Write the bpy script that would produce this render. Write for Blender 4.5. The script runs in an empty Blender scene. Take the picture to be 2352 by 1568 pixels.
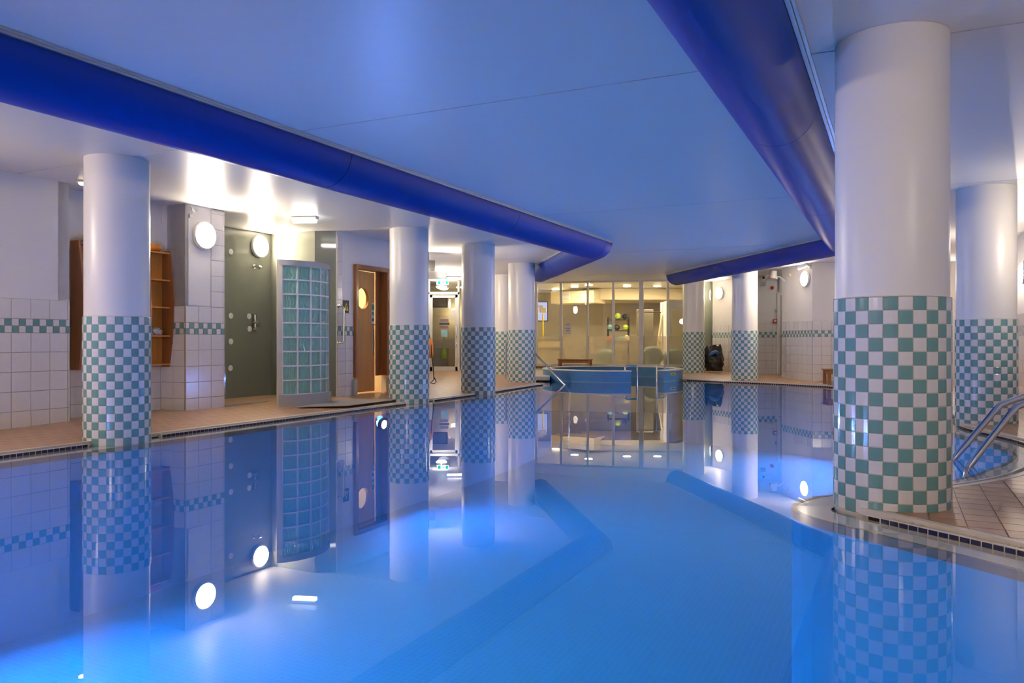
import bpy, bmesh, math, random
from mathutils import Vector, Matrix
from mathutils.geometry import delaunay_2d_cdt

random.seed(7)
S = bpy.context.scene
COL = S.collection
PI = math.pi

# ------------------------------------------------------------------ camera, world, exposure
HC = 0.90                      # eye height above the water
F = 1800.0                     # focal length in pixels of the 2352 px wide frame
cam_d = bpy.data.cameras.new('camera')
cam_d.sensor_width = 36.0
cam_d.lens = 36.0 * F / 2352.0
cam_d.shift_y = -2.0 / 2352.0
cam_d.clip_start = 0.05
cam_d.clip_end = 200
cam = bpy.data.objects.new('camera', cam_d)
COL.objects.link(cam)
cam.location = (0, 0, HC)
cam.rotation_euler = (PI / 2, 0, 0)
S.camera = cam

W = bpy.data.worlds.new('world')
S.world = W
W.use_nodes = True
W.node_tree.nodes['Background'].inputs[0].default_value = (0.8, 0.85, 1.0, 1)
W.node_tree.nodes['Background'].inputs[1].default_value = 0.05
S.view_settings.view_transform = 'Standard'
S.view_settings.look = 'None'
S.view_settings.exposure = 0.60
S.view_settings.gamma = 1.0
S.view_settings.use_curve_mapping = False
S.cycles.use_light_tree = False
S.cycles.max_bounces = 5
S.cycles.diffuse_bounces = 3
S.cycles.glossy_bounces = 3
S.cycles.transmission_bounces = 4
S.cycles.transparent_max_bounces = 12
S.cycles.use_adaptive_sampling = True
S.cycles.adaptive_threshold = 0.1
S.cycles.adaptive_min_samples = 16
S.cycles.caustics_reflective = False
S.cycles.caustics_refractive = False
S.cycles.sample_clamp_indirect = 12.0

LAMP = 120.0          # bulkhead lamp radiance
LAMP_COL = (1.0, 0.84, 0.64)
POOL = 3000.0          # underwater lamp radiance
POOL_COL = (0.17, 0.33, 1.0)

# ------------------------------------------------------------------ helpers
CEIL = 2.51
UX, UY = 0.4392, 0.8984        # pool axis u; across axis v = (UY, -UX)
ANG_U = math.atan2(UY, UX)


def XY(u, v):
    return (u * UX + v * UY, u * UY - v * UX)


def UV(x, y):
    return (x * UX + y * UY, x * UY - y * UX)


def hz(py, Y):
    return HC - (py - 782.0) * Y / F


def px(x, Y):
    return (x - 1176.0) / F * Y


def nodes_of(m):
    m.use_nodes = True
    return m.node_tree


def mat(name, col, rough=0.5, metal=0.0, spec=0.5, noise=0.0, nscale=8.0, bump=0.0, bscale=40.0, coat=0.0, emis=None, estr=0.0, stretch=None):
    m = bpy.data.materials.new(name)
    t = nodes_of(m)
    b = t.nodes['Principled BSDF']
    b.inputs['Base Color'].default_value = (*col, 1)
    b.inputs['Roughness'].default_value = rough
    b.inputs['Metallic'].default_value = metal
    b.inputs['Specular IOR Level'].default_value = spec
    b.inputs['Coat Weight'].default_value = coat
    b.inputs['Coat Roughness'].default_value = 0.08
    if emis:
        b.inputs['Emission Color'].default_value = (*emis, 1)
        b.inputs['Emission Strength'].default_value = estr
    if noise > 0 or bump > 0:
        tc = t.nodes.new('ShaderNodeTexCoord')
        mp = t.nodes.new('ShaderNodeMapping')
        t.links.new(tc.outputs['Object'], mp.inputs[0])
        if stretch:
            mp.inputs['Scale'].default_value = stretch
    if noise > 0:
        n = t.nodes.new('ShaderNodeTexNoise')
        n.inputs['Scale'].default_value = nscale
        n.inputs['Detail'].default_value = 4
        t.links.new(mp.outputs[0], n.inputs['Vector'])
        mx = t.nodes.new('ShaderNodeMix')
        mx.data_type = 'RGBA'
        mx.inputs[6].default_value = (*[c * (1 - noise) for c in col], 1)
        mx.inputs[7].default_value = (*[min(1, c * (1 + noise)) for c in col], 1)
        t.links.new(n.outputs['Fac'], mx.inputs[0])
        t.links.new(mx.outputs[2], b.inputs['Base Color'])
    if bump > 0:
        n2 = t.nodes.new('ShaderNodeTexNoise')
        n2.inputs['Scale'].default_value = bscale
        n2.inputs['Detail'].default_value = 3
        t.links.new(mp.outputs[0], n2.inputs['Vector'])
        bp = t.nodes.new('ShaderNodeBump')
        bp.inputs['Strength'].default_value = bump
        bp.inputs['Distance'].default_value = 0.01
        t.links.new(n2.outputs['Fac'], bp.inputs['Height'])
        t.links.new(bp.outputs[0], b.inputs['Normal'])
    return m


def tiled_mat(name, c1, c2, grout, w, h, gap, rot, rough=0.4, offset=0.5, bump=0.3, coords='Object'):
    m = bpy.data.materials.new(name)
    t = nodes_of(m)
    b = t.nodes['Principled BSDF']
    b.inputs['Roughness'].default_value = rough
    tc = t.nodes.new('ShaderNodeTexCoord')
    mp = t.nodes.new('ShaderNodeMapping')
    mp.inputs['Rotation'].default_value = (0, 0, rot)
    t.links.new(tc.outputs[coords], mp.inputs[0])
    br = t.nodes.new('ShaderNodeTexBrick')
    br.offset = offset
    br.inputs['Color1'].default_value = (*c1, 1)
    br.inputs['Color2'].default_value = (*c2, 1)
    br.inputs['Mortar'].default_value = (*grout, 1)
    br.inputs['Scale'].default_value = 1.0
    br.inputs['Mortar Size'].default_value = gap
    br.inputs['Brick Width'].default_value = w
    br.inputs['Row Height'].default_value = h
    t.links.new(mp.outputs[0], br.inputs['Vector'])
    t.links.new(br.outputs['Color'], b.inputs['Base Color'])
    if bump:
        bp = t.nodes.new('ShaderNodeBump')
        bp.inputs['Strength'].default_value = bump
        bp.inputs['Distance'].default_value = 0.003
        bp.invert = True
        t.links.new(br.outputs['Fac'], bp.inputs['Height'])
        t.links.new(bp.outputs[0], b.inputs['Normal'])
    return m


def emit(name, col, strength):
    m = bpy.data.materials.new(name)
    t = nodes_of(m)
    t.nodes.remove(t.nodes['Principled BSDF'])
    e = t.nodes.new('ShaderNodeEmission')
    e.inputs[0].default_value = (*col, 1)
    e.inputs[1].default_value = strength
    t.links.new(e.outputs[0], t.nodes['Material Output'].inputs[0])
    return m


def clear_mat(name, ior, tint=(1, 1, 1), rough=0.0, wave=0.0, power=5.0):
    """Fresnel mix of a mirror and a clear, straight-through layer."""
    m = bpy.data.materials.new(name)
    t = nodes_of(m)
    t.nodes.remove(t.nodes['Principled BSDF'])
    lw = t.nodes.new('ShaderNodeLayerWeight')
    lw.inputs['Blend'].default_value = 0.5
    pw = t.nodes.new('ShaderNodeMath')
    pw.operation = 'POWER'
    pw.inputs[1].default_value = power
    t.links.new(lw.outputs['Facing'], pw.inputs[0])
    fr = t.nodes.new('ShaderNodeMath')
    fr.operation = 'MULTIPLY_ADD'
    f0 = ((ior - 1) / (ior + 1)) ** 2
    fr.inputs[1].default_value = 1 - f0
    fr.inputs[2].default_value = f0
    t.links.new(pw.outputs[0], fr.inputs[0])
    tr = t.nodes.new('ShaderNodeBsdfTransparent')
    tr.inputs[0].default_value = (*tint, 1)
    gl = t.nodes.new('ShaderNodeBsdfGlossy')
    gl.inputs['Roughness'].default_value = rough
    mx = t.nodes.new('ShaderNodeMixShader')
    t.links.new(fr.outputs[0], mx.inputs[0])
    t.links.new(tr.outputs[0], mx.inputs[1])
    t.links.new(gl.outputs[0], mx.inputs[2])
    t.links.new(mx.outputs[0], t.nodes['Material Output'].inputs[0])
    if wave:
        tc = t.nodes.new('ShaderNodeTexCoord')
        n = t.nodes.new('ShaderNodeTexNoise')
        n.inputs['Scale'].default_value = 1.3
        n.inputs['Detail'].default_value = 1
        t.links.new(tc.outputs['Object'], n.inputs['Vector'])
        bp = t.nodes.new('ShaderNodeBump')
        bp.inputs['Strength'].default_value = wave
        bp.inputs['Distance'].default_value = 0.01
        t.links.new(n.outputs['Fac'], bp.inputs['Height'])
        t.links.new(bp.outputs[0], gl.inputs['Normal'])
    return m


class MB:
    def __init__(self):
        self.v = []
        self.f = []

    def add(self, verts, faces):
        o = len(self.v)
        self.v += [tuple(p) for p in verts]
        self.f += [[i + o for i in f] for f in faces]
        return self

    def box(self, c, s, rz=0.0, M=None):
        hx, hy, h_ = s[0] / 2, s[1] / 2, s[2] / 2
        R = M if M is not None else Matrix.Rotation(rz, 3, 'Z')
        vs = []
        for sx, sy, sz in ((-1, -1, -1), (1, -1, -1), (1, 1, -1), (-1, 1, -1), (-1, -1, 1), (1, -1, 1), (1, 1, 1), (-1, 1, 1)):
            vs.append(Vector(c) + R @ Vector((sx * hx, sy * hy, sz * h_)))
        return self.add(vs, [(0, 3, 2, 1), (4, 5, 6, 7), (0, 1, 5, 4), (1, 2, 6, 5), (2, 3, 7, 6), (3, 0, 4, 7)])

    def rbox(self, c, s, b=0.01, rz=0.0, seg=2, M=None):
        bm = bmesh.new()
        bmesh.ops.create_cube(bm, size=1.0)
        bmesh.ops.scale(bm, vec=s, verts=bm.verts)
        bmesh.ops.bevel(bm, geom=bm.edges[:], offset=min(b, 0.49 * min(s)), segments=seg, affect='EDGES', profile=0.5)
        R = M if M is not None else Matrix.Rotation(rz, 3, 'Z')
        bm.verts.index_update()
        self.add([Vector(c) + R @ v.co for v in bm.verts], [[v.index for v in f.verts] for f in bm.faces])
        bm.free()
        return self

    def prism(self, poly, z0, z1):
        n = len(poly)
        self.add([(x, y, z0) for x, y in poly] + [(x, y, z1) for x, y in poly],
                 [list(range(n))[::-1], list(range(n, 2 * n))] + [(i, (i + 1) % n, n + (i + 1) % n, n + i) for i in range(n)])
        return self

    def tube(self, pts, r, n=10, caps=True):
        pts = [Vector(p) for p in pts]
        rr = r if isinstance(r, (list, tuple)) else [r] * len(pts)
        up = None
        rings = []
        for i, p in enumerate(pts):
            a = pts[max(i - 1, 0)]
            b = pts[min(i + 1, len(pts) - 1)]
            d = (b - a).normalized()
            if up is None:
                up = Vector((0, 0, 1)) if abs(d.z) < 0.9 else Vector((1, 0, 0))
            s = d.cross(up).normalized()
            up = s.cross(d).normalized()
            rings.append([p + rr[i] * (math.cos(2 * PI * k / n) * s + math.sin(2 * PI * k / n) * up) for k in range(n)])
        vs = [q for R in rings for q in R]
        fs = [(i * n + k, i * n + (k + 1) % n, (i + 1) * n + (k + 1) % n, (i + 1) * n + k) for i in range(len(pts) - 1) for k in range(n)]
        if caps:
            fs += [tuple(range(n))[::-1], tuple(range((len(pts) - 1) * n, len(pts) * n))]
        return self.add(vs, fs)

    def lathe(self, prof, n=32, M=None, c=(0, 0, 0)):
        vs = []
        M = M or Matrix.Identity(3)
        for r, z in prof:
            for k in range(n):
                a = 2 * PI * k / n
                vs.append(Vector(c) + M @ Vector((r * math.cos(a), r * math.sin(a), z)))
        m = len(prof)
        fs = [(i * n + k, i * n + (k + 1) % n, (i + 1) * n + (k + 1) % n, (i + 1) * n + k) for i in range(m - 1) for k in range(n)]
        if prof[0][0] <= 0.021:
            fs.append(tuple(range(n))[::-1])
        if prof[-1][0] <= 0.021:
            fs.append(tuple(range((m - 1) * n, m * n)))
        return self.add(vs, fs)

    def mesh(self, name, m, smooth=False):
        me = bpy.data.meshes.new(name)
        me.from_pydata([tuple(v) for v in self.v], [], self.f)
        me.update()
        bm = bmesh.new()
        bm.from_mesh(me)
        bmesh.ops.recalc_face_normals(bm, faces=bm.faces)
        bm.to_mesh(me)
        bm.free()
        if m:
            me.materials.append(m)
        if smooth:
            me.shade_smooth()
            try:
                me.set_sharp_from_angle(angle=math.radians(40))
            except Exception:
                pass
        return me


def put(name, me, parent=None, loc=(0, 0, 0), rot=(0, 0, 0), scale=(1, 1, 1)):
    o = bpy.data.objects.new(name, me)
    COL.objects.link(o)
    o.location = loc
    o.rotation_euler = rot
    o.scale = scale
    if parent is not None:
        o.parent = parent
    return o


def obj(name, mb, m, parent=None, loc=(0, 0, 0), rotz=0.0, smooth=False):
    return put(name, mb.mesh(name, m, smooth), parent, loc, (0, 0, rotz))


def tag(o, label=None, cat=None, group=None, kind=None):
    if label:
        o['label'] = label
    if cat:
        o['category'] = cat
    if group:
        o['group'] = group
    if kind:
        o['kind'] = kind
    return o


def thing(name, label, cat, loc=(0, 0, 0), rotz=0.0, group=None):
    o = put(name, None, None, loc, (0, 0, rotz))
    o.empty_display_size = 0.1
    return tag(o, label, cat, group)


def struct(name, mb, m, label=None, smooth=False):
    o = obj(name, mb, m, smooth=smooth)
    o['kind'] = 'structure'
    if label:
        o['label'] = label
    return o


def stuff(o):
    o['kind'] = 'stuff'
    return o


# ------------------------------------------------------------------ materials
M_WHITE_TILE = mat('white glazed tile', (0.78, 0.75, 0.73), 0.13, noise=0.04, nscale=3.0, bump=0.05, bscale=6)
M_GREEN_TILE = mat('sea green glazed tile', (0.16, 0.335, 0.32), 0.13, noise=0.14, nscale=5.0, bump=0.05, bscale=8)
M_GROUT = mat('pale grout', (0.62, 0.58, 0.54), 0.8, noise=0.08)
M_WGROUT = mat('brown stained wall grout', (0.47, 0.39, 0.33), 0.8, noise=0.1)
M_PAINT = mat('white wall paint', (0.80, 0.77, 0.74), 0.45, noise=0.03, nscale=4, bump=0.04, bscale=60)
M_COLUMN = mat('white column paint', (0.80, 0.77, 0.74), 0.32, noise=0.02, nscale=3, bump=0.02, bscale=50)
M_CEIL = mat('satin white ceiling panel', (0.72, 0.71, 0.71), 0.36, spec=0.5, noise=0.02, nscale=2, bump=0.05, bscale=30, stretch=(1, 6, 1))
M_DARK = mat('dark gap', (0.02, 0.02, 0.02), 0.9, noise=0.1)
M_DUCT = mat('deep blue duct fabric', (0.0, 0.035, 0.32), 0.45, spec=0.22, noise=0.06, nscale=3)
M_ALU = mat('brushed aluminium', (0.62, 0.62, 0.63), 0.3, metal=0.9, noise=0.05, nscale=20)
M_STEEL = mat('polished stainless steel', (0.74, 0.73, 0.72), 0.16, metal=1.0, noise=0.03, nscale=10)
M_ALUPAINT = mat('pale painted frame', (0.72, 0.68, 0.62), 0.35, noise=0.03, nscale=10)
M_FLOOR = tiled_mat('terracotta deck tiles', (0.50, 0.265, 0.135), (0.43, 0.22, 0.105), (0.54, 0.37, 0.23), 0.15, 0.15, 0.012, -ANG_U, rough=0.33)
M_TERRA = [mat('terracotta tile %s' % n, c, 0.34, noise=0.12, nscale=6, bump=0.15, bscale=30) for n, c in
           (('warm', (0.50, 0.265, 0.14)), ('pale', (0.54, 0.30, 0.17)), ('brown', (0.46, 0.24, 0.12)))]
M_FGROUT = mat('sandy floor grout', (0.56, 0.43, 0.32), 0.8, noise=0.1)
M_COPING = mat('white coping stone', (0.80, 0.74, 0.68), 0.3, noise=0.06, nscale=6)
M_NAVY = mat('navy glass mosaic', (0.012, 0.015, 0.07), 0.12, noise=0.3, nscale=9)
M_TRIM = mat('cream trim', (0.74, 0.66, 0.56), 0.4, noise=0.05)
M_BASIN = tiled_mat('pool blue mosaic', (0.004, 0.42, 0.80), (0.004, 0.40, 0.78), (0.012, 0.48, 0.84), 0.05, 0.05, 0.004, -ANG_U, rough=0.7, offset=0.0, bump=0.1)
M_JAC = mat('spa blue mosaic', (0.075, 0.25, 0.46), 0.28, noise=0.35, nscale=4)
M_JAC2 = mat('spa pale grout', (0.20, 0.36, 0.50), 0.5, noise=0.1)
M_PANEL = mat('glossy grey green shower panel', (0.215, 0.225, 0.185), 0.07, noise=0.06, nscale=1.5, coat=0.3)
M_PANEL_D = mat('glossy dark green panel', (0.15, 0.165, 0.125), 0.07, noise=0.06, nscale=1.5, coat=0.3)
M_WOOD = mat('red brown varnished wood', (0.36, 0.125, 0.032), 0.35, noise=0.35, nscale=3, stretch=(8, 8, 0.7), coat=0.2)
M_WOOD_L = mat('honey veneer wood', (0.74, 0.32, 0.055), 0.38, noise=0.22, nscale=3, stretch=(9, 9, 0.5), coat=0.15)
M_GREY = mat('light grey trim', (0.42, 0.42, 0.40), 0.5, noise=0.05)
M_PLASTIC = mat('white plastic', (0.82, 0.80, 0.78), 0.3, noise=0.02)
M_BLACK = mat('black plastic', (0.02, 0.02, 0.022), 0.45, noise=0.2)
M_ORANGE = mat('orange foam', (0.85, 0.27, 0.03), 0.6, noise=0.1)
M_RED = mat('red alarm plastic', (0.55, 0.05, 0.02), 0.4, noise=0.1)
M_YELLOW = mat('yellow label', (0.85, 0.68, 0.03), 0.5, noise=0.05)
M_LIME = mat('lime green', (0.45, 0.62, 0.05), 0.5, noise=0.1)
M_BALL = mat('aqua exercise ball', (0.16, 0.36, 0.40), 0.35, noise=0.06)
M_GREYWALL = mat('warm grey gym wall', (0.54, 0.50, 0.44), 0.6, noise=0.05)
M_CREAM = mat('cream wall', (0.76, 0.66, 0.46), 0.6, noise=0.03)
M_BROWN_TILE = mat('brown riser tile', (0.30, 0.14, 0.06), 0.35, noise=0.15)
M_LAMP = emit('lit opal lamp glass', LAMP_COL, LAMP)
M_TUBE = emit('lit tube', (1.0, 0.95, 0.86), 30.0)
M_DOWN = emit('lit downlight', (1.0, 0.80, 0.50), 220.0)
M_POOLLAMP = emit('lit underwater lamp', POOL_COL, POOL)
M_WATER = clear_mat('pool water', 1.36, (0.96, 0.99, 1.0), 0.0, 0.004, 4.5)
M_GLASS = clear_mat('clear window glass', 1.45, (0.96, 0.97, 0.95), 0.0)


def frost_mat(name, col, rough):
    m = bpy.data.materials.new(name)
    t = nodes_of(m)
    t.nodes.remove(t.nodes['Principled BSDF'])
    r = t.nodes.new('ShaderNodeBsdfRefraction')
    r.inputs['Color'].default_value = (*col, 1)
    r.inputs['Roughness'].default_value = rough
    r.inputs['IOR'].default_value = 1.02
    d = t.nodes.new('ShaderNodeBsdfTranslucent')
    d.inputs[0].default_value = (*col, 1)
    e = t.nodes.new('ShaderNodeBsdfDiffuse')
    e.inputs[0].default_value = (*col, 1)
    a = t.nodes.new('ShaderNodeMixShader')
    a.inputs[0].default_value = 0.18
    t.links.new(r.outputs[0], a.inputs[1])
    t.links.new(d.outputs[0], a.inputs[2])
    b = t.nodes.new('ShaderNodeMixShader')
    b.inputs[0].default_value = 0.14
    t.links.new(a.outputs[0], b.inputs[1])
    t.links.new(e.outputs[0], b.inputs[2])
    t.links.new(b.outputs[0], t.nodes['Material Output'].inputs[0])
    return m


M_FROST = frost_mat('frosted window film', (0.88, 0.84, 0.75), 0.45)


def block_mat():
    m = bpy.data.materials.new('rippled aqua glass block')
    t = nodes_of(m)
    b = t.nodes['Principled BSDF']
    b.inputs['Base Color'].default_value = (0.34, 0.68, 0.54, 1)
    b.inputs['Roughness'].default_value = 0.08
    b.inputs['Transmission Weight'].default_value = 0.25
    tc = t.nodes.new('ShaderNodeTexCoord')
    w = t.nodes.new('ShaderNodeTexWave')
    w.inputs['Scale'].default_value = 9
    w.inputs['Distortion'].default_value = 9
    w.inputs['Detail'].default_value = 1
    t.links.new(tc.outputs['Object'], w.inputs['Vector'])
    bp = t.nodes.new('ShaderNodeBump')
    bp.inputs['Strength'].default_value = 0.5
    bp.inputs['Distance'].default_value = 0.012
    t.links.new(w.outputs['Fac'], bp.inputs['Height'])
    t.links.new(bp.outputs[0], b.inputs['Normal'])
    return m


M_BLOCK = block_mat()

# ------------------------------------------------------------------ pool outline
RC, RO, RI = (2.35, 18.40), 1.62, 1.46        # round spa pool: centre, outer and inner radius
P0 = [(3.80, 17.45), (4.30, 16.85), (5.07, 16.10), (5.60, 15.40), (6.02, 14.70), (6.25, 13.70), (6.05, 12.20), (5.45, 10.40),
      (4.75, 8.90), (4.42, 8.10), (4.33, 7.64), (4.30, 7.30), (4.26, 6.98), (4.18, 6.66), (4.00, 6.25), (3.65, 5.80),
      (3.37, 5.54), (3.13, 5.31), (2.89, 5.13), (2.40, 4.85), (1.90, 4.64), (1.72, 4.53), (1.57, 4.37), (1.51, 4.20),
      (1.54, 4.02), (1.65, 3.79), (1.878, 3.36), (2.02, 3.07), (2.18, 2.70), (2.28, 2.20), (2.10, 1.50), (1.50, 0.80),
      (0.90, 0.55), (0.31, 0.63), (-2.39, 1.95), (-4.40, 2.95), (-4.75, 3.35), (-4.60, 4.15), (-3.76, 5.85), (-2.886, 7.644),
      (-1.61, 10.25), (-0.523, 12.48), (-0.25, 13.10), (0.21, 14.30), (0.62, 15.32)]
P1 = [(0.80, 15.72), (0.68, 16.30), (0.72, 17.20), (0.79, 17.90)]


def catmull(P, step=0.09):
    out = []
    for i in range(len(P) - 1):
        a = Vector(P[max(i - 1, 0)])
        b = Vector(P[i])
        c = Vector(P[i + 1])
        d = Vector(P[min(i + 2, len(P) - 1)])
        L = (c - b).length
        n = max(1, int(L / step))
        # centripetal parametrisation
        t0 = 0.0
        t1 = t0 + max((b - a).length, 1e-3) ** 0.5
        t2 = t1 + L ** 0.5
        t3 = t2 + max((d - c).length, 1e-3) ** 0.5
        for k in range(n):
            t = t1 + (t2 - t1) * k / n
            if i == 0:
                a2 = b + (b - c)
                t0_ = t1 - L ** 0.5
            else:
                a2, t0_ = a, t0
            if i == len(P) - 2:
                d2 = c + (c - b)
                t3_ = t2 + L ** 0.5
            else:
                d2, t3_ = d, t3
            A1 = (t1 - t) / (t1 - t0_) * a2 + (t - t0_) / (t1 - t0_) * b
            A2 = (t2 - t) / (t2 - t1) * b + (t - t1) / (t2 - t1) * c
            A3 = (t3_ - t) / (t3_ - t2) * c + (t - t2) / (t3_ - t2) * d2
            B1 = (t2 - t) / (t2 - t0_) * A1 + (t - t0_) / (t2 - t0_) * A2
            B2 = (t3_ - t) / (t3_ - t1) * A2 + (t - t1) / (t3_ - t1) * A3
            out.append((t2 - t) / (t2 - t1) * B1 + (t - t1) / (t2 - t1) * B2)
    out.append(Vector(P[-1]))
    return out


EDGE = catmull(P0) + [Vector(p) for p in P1]
NE = len(EDGE)


def normals(E_):
    out = []
    for i in range(len(E_)):
        d = E_[min(i + 1, len(E_) - 1)] - E_[max(i - 1, 0)]
        d.normalize()
        out.append(Vector((d.y, -d.x)))
    return out


_n = normals(EDGE)
# the outline runs clockwise seen from above?  choose the side away from the pool middle
_mid = EDGE[NE // 4]
_sgn = 1.0
_area = sum(EDGE[i].x * EDGE[(i + 1) % NE].y - EDGE[(i + 1) % NE].x * EDGE[i].y for i in range(NE))
if _area < 0:
    _sgn = -1.0
NRM = [n * _sgn for n in _n]


def off(d):
    return [EDGE[i] + NRM[i] * d for i in range(NE)]


_back = []
a0 = math.atan2(EDGE[-1].y - RC[1], EDGE[-1].x - RC[0])
a1 = math.atan2(EDGE[0].y - RC[1], EDGE[0].x - RC[0])
a0 %= 2 * PI
a1 %= 2 * PI
# sweep clockwise over the far side of the spa from the left end to the right start
sw = (a0 - a1) % (2 * PI) if a1 < PI else (a0 - (a1 - 2 * PI))
for k in range(1, 40):
    a = a0 - sw * k / 40
    _back.append(Vector((RC[0] + 1.54 * math.cos(a), RC[1] + 1.54 * math.sin(a))))

HOLE = off(0.30) + _back
POOLPOLY = off(0.195) + _back


def inside(p, poly):
    c = False
    n = len(poly)
    j = n - 1
    for i in range(n):
        xi, yi = poly[i][0], poly[i][1]
        xj, yj = poly[j][0], poly[j][1]
        if (yi > p[1]) != (yj > p[1]) and p[0] < (xj - xi) * (p[1] - yi) / (yj - yi) + xi:
            c = not c
        j = i
    return c


def edge_dist(p):
    best = 1e9
    for q in EDGE:
        d = (q.x - p[0]) ** 2 + (q.y - p[1]) ** 2
        if d < best:
            best = d
    return math.sqrt(best)


def deckz(x, y):
    d = edge_dist((x, y))
    return 0.03 + 0.05 * max(0, min(1, (d - 0.35) / 1.1)) * max(0, min(1, (y - 6.2) / 2))


def fill(poly, outer=None, grid=0.0, zf=lambda x, y: 0.0):
    """Triangulate poly, or the region between outer and poly when outer is given."""
    pts = []
    edges = []
    for loop in ([outer] if outer else []) + [poly]:
        o = len(pts)
        pts += [Vector((p[0], p[1])) for p in loop]
        edges += [(o + i, o + (i + 1) % len(loop)) for i in range(len(loop))]
    if grid:
        xs = [p.x for p in pts]
        ys = [p.y for p in pts]
        x = min(xs) + grid
        while x < max(xs):
            y = min(ys) + grid
            while y < max(ys):
                pts.append(Vector((x + 0.01 * math.sin(y * 7), y + 0.01 * math.sin(x * 5))))
                y += grid
            x += grid
    r = delaunay_2d_cdt(pts, edges, [], 0, 1e-5)
    vs, fs = r[0], r[2]
    keep = []
    for f in fs:
        c = sum((vs[i] for i in f), Vector((0, 0))) / len(f)
        inp = inside(c, poly)
        if outer:
            if not inp and inside(c, outer):
                keep.append(f)
        elif inp:
            keep.append(f)
    mb = MB()
    mb.add([(v.x, v.y, zf(v.x, v.y)) for v in vs], keep)
    return mb


# columns: name key -> centre x, y, radius
COLS = {'A': (-3.525, 7.00, 0.277), 'B': (-1.490, 11.35, 0.290), 'C': (-0.569, 13.20, 0.290), 'D': (0.200, 16.40, 0.288),
        'E': (2.045, 4.228, 0.290), 'F': (5.100, 17.17, 0.282), 'G': (4.673, 20.17, 0.282), 'H': (5.020, 8.30, 0.290), 'I': (-0.20, 19.30, 0.290)}


def near_col(p, extra=0.02):
    return any((p[0] - c[0]) ** 2 + (p[1] - c[1]) ** 2 < (c[2] + extra) ** 2 for c in COLS.values())


# ------------------------------------------------------------------ floor, pool basin, water
OUT = [(-11, -7), (11, -7), (11, 29), (-11, 29)]
floor = struct('floor', fill(HOLE, OUT, 0.6, deckz), M_FLOOR)
floor['label'] = 'terracotta tiled pool deck'

basin = MB()
bwall = MB()
for i in range(NE - 1):
    a, b = EDGE[i], EDGE[i + 1]
    bwall.add([(a.x, a.y, -1.35), (b.x, b.y, -1.35), (b.x, b.y, -0.012), (a.x, a.y, -0.012)], [(0, 1, 2, 3)])
basin.add([(-11, -7, -1.35), (11, -7, -1.35), (11, 29, -1.35), (-11, 29, -1.35)], [(0, 1, 2, 3)])
pool_basin = struct('pool_basin', basin, M_BASIN, 'blue mosaic basin of the pool')
obj('basin_wall', bwall, mat('plain blue pool wall', (0.008, 0.36, 0.70), 0.6, noise=0.05, nscale=8), pool_basin)

water = obj('pool_water', fill(POOLPOLY), M_WATER)
tag(water, 'still clear blue water filling the swimming pool', 'water', kind='stuff')


def strip(o1, o2, z1, z2, skip_cols=False, i0=0, i1=NE):
    mb = MB()
    A, B = off(o1), off(o2)
    for i in range(max(i0, 0), min(i1, NE) - 1):
        m = (A[i] + A[i + 1]) / 2
        if skip_cols and near_col(m, 0.12):
            continue
        mb.add([(A[i].x, A[i].y, z1), (A[i + 1].x, A[i + 1].y, z1), (B[i + 1].x, B[i + 1].y, z2), (B[i].x, B[i].y, z2)], [(0, 1, 2, 3)])
    return mb


def bar(o1, o2, z0, z1, skip_cols=False):
    mb = MB()
    A, B = off(o1), off(o2)
    for i in range(NE - 1):
        m = (A[i] + A[i + 1]) / 2
        if skip_cols and near_col(m, 0.12):
            continue
        mb.add([(A[i].x, A[i].y, z0), (A[i + 1].x, A[i + 1].y, z0), (B[i + 1].x, B[i + 1].y, z0), (B[i].x, B[i].y, z0),
                (A[i].x, A[i].y, z1), (A[i + 1].x, A[i + 1].y, z1), (B[i + 1].x, B[i + 1].y, z1), (B[i].x, B[i].y, z1)],
               [(3, 2, 1, 0), (4, 5, 6, 7), (0, 1, 5, 4), (2, 3, 7, 6), (0, 4, 7, 3), (1, 2, 6, 5)])
    return mb


coping = struct('trim_1', strip(0.0, 0.20, -0.012, -0.012), M_COPING, 'white stone coping just under the water')
# dark tiles along the inner lip of the coping
lipmb = bar(-0.004, 0.022, -0.05, -0.009)
nose = struct('trim_2', lipmb, mat('brown edge tile', (0.16, 0.12, 0.09), 0.4, noise=0.3, nscale=4), 'brown tiled nosing of the pool edge')
upstand = struct('trim_3', bar(0.19, 0.206, -0.02, 0.026, True), M_TRIM, 'cream capped upstand of the overflow channel')
slot = MB()
slot.v = []
chan = strip(0.20, 0.275, -0.05, -0.05)
chan.add(*(lambda s: (s.v, s.f))(strip(0.275, 0.276, -0.05, 0.03)))
channel = struct('trim_4', chan, M_DARK, 'dark slot of the overflow channel')
edge_strip = struct('trim_5', bar(0.262, 0.305, 0.0, 0.036), M_TRIM, 'cream edging strip of the deck')

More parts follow.
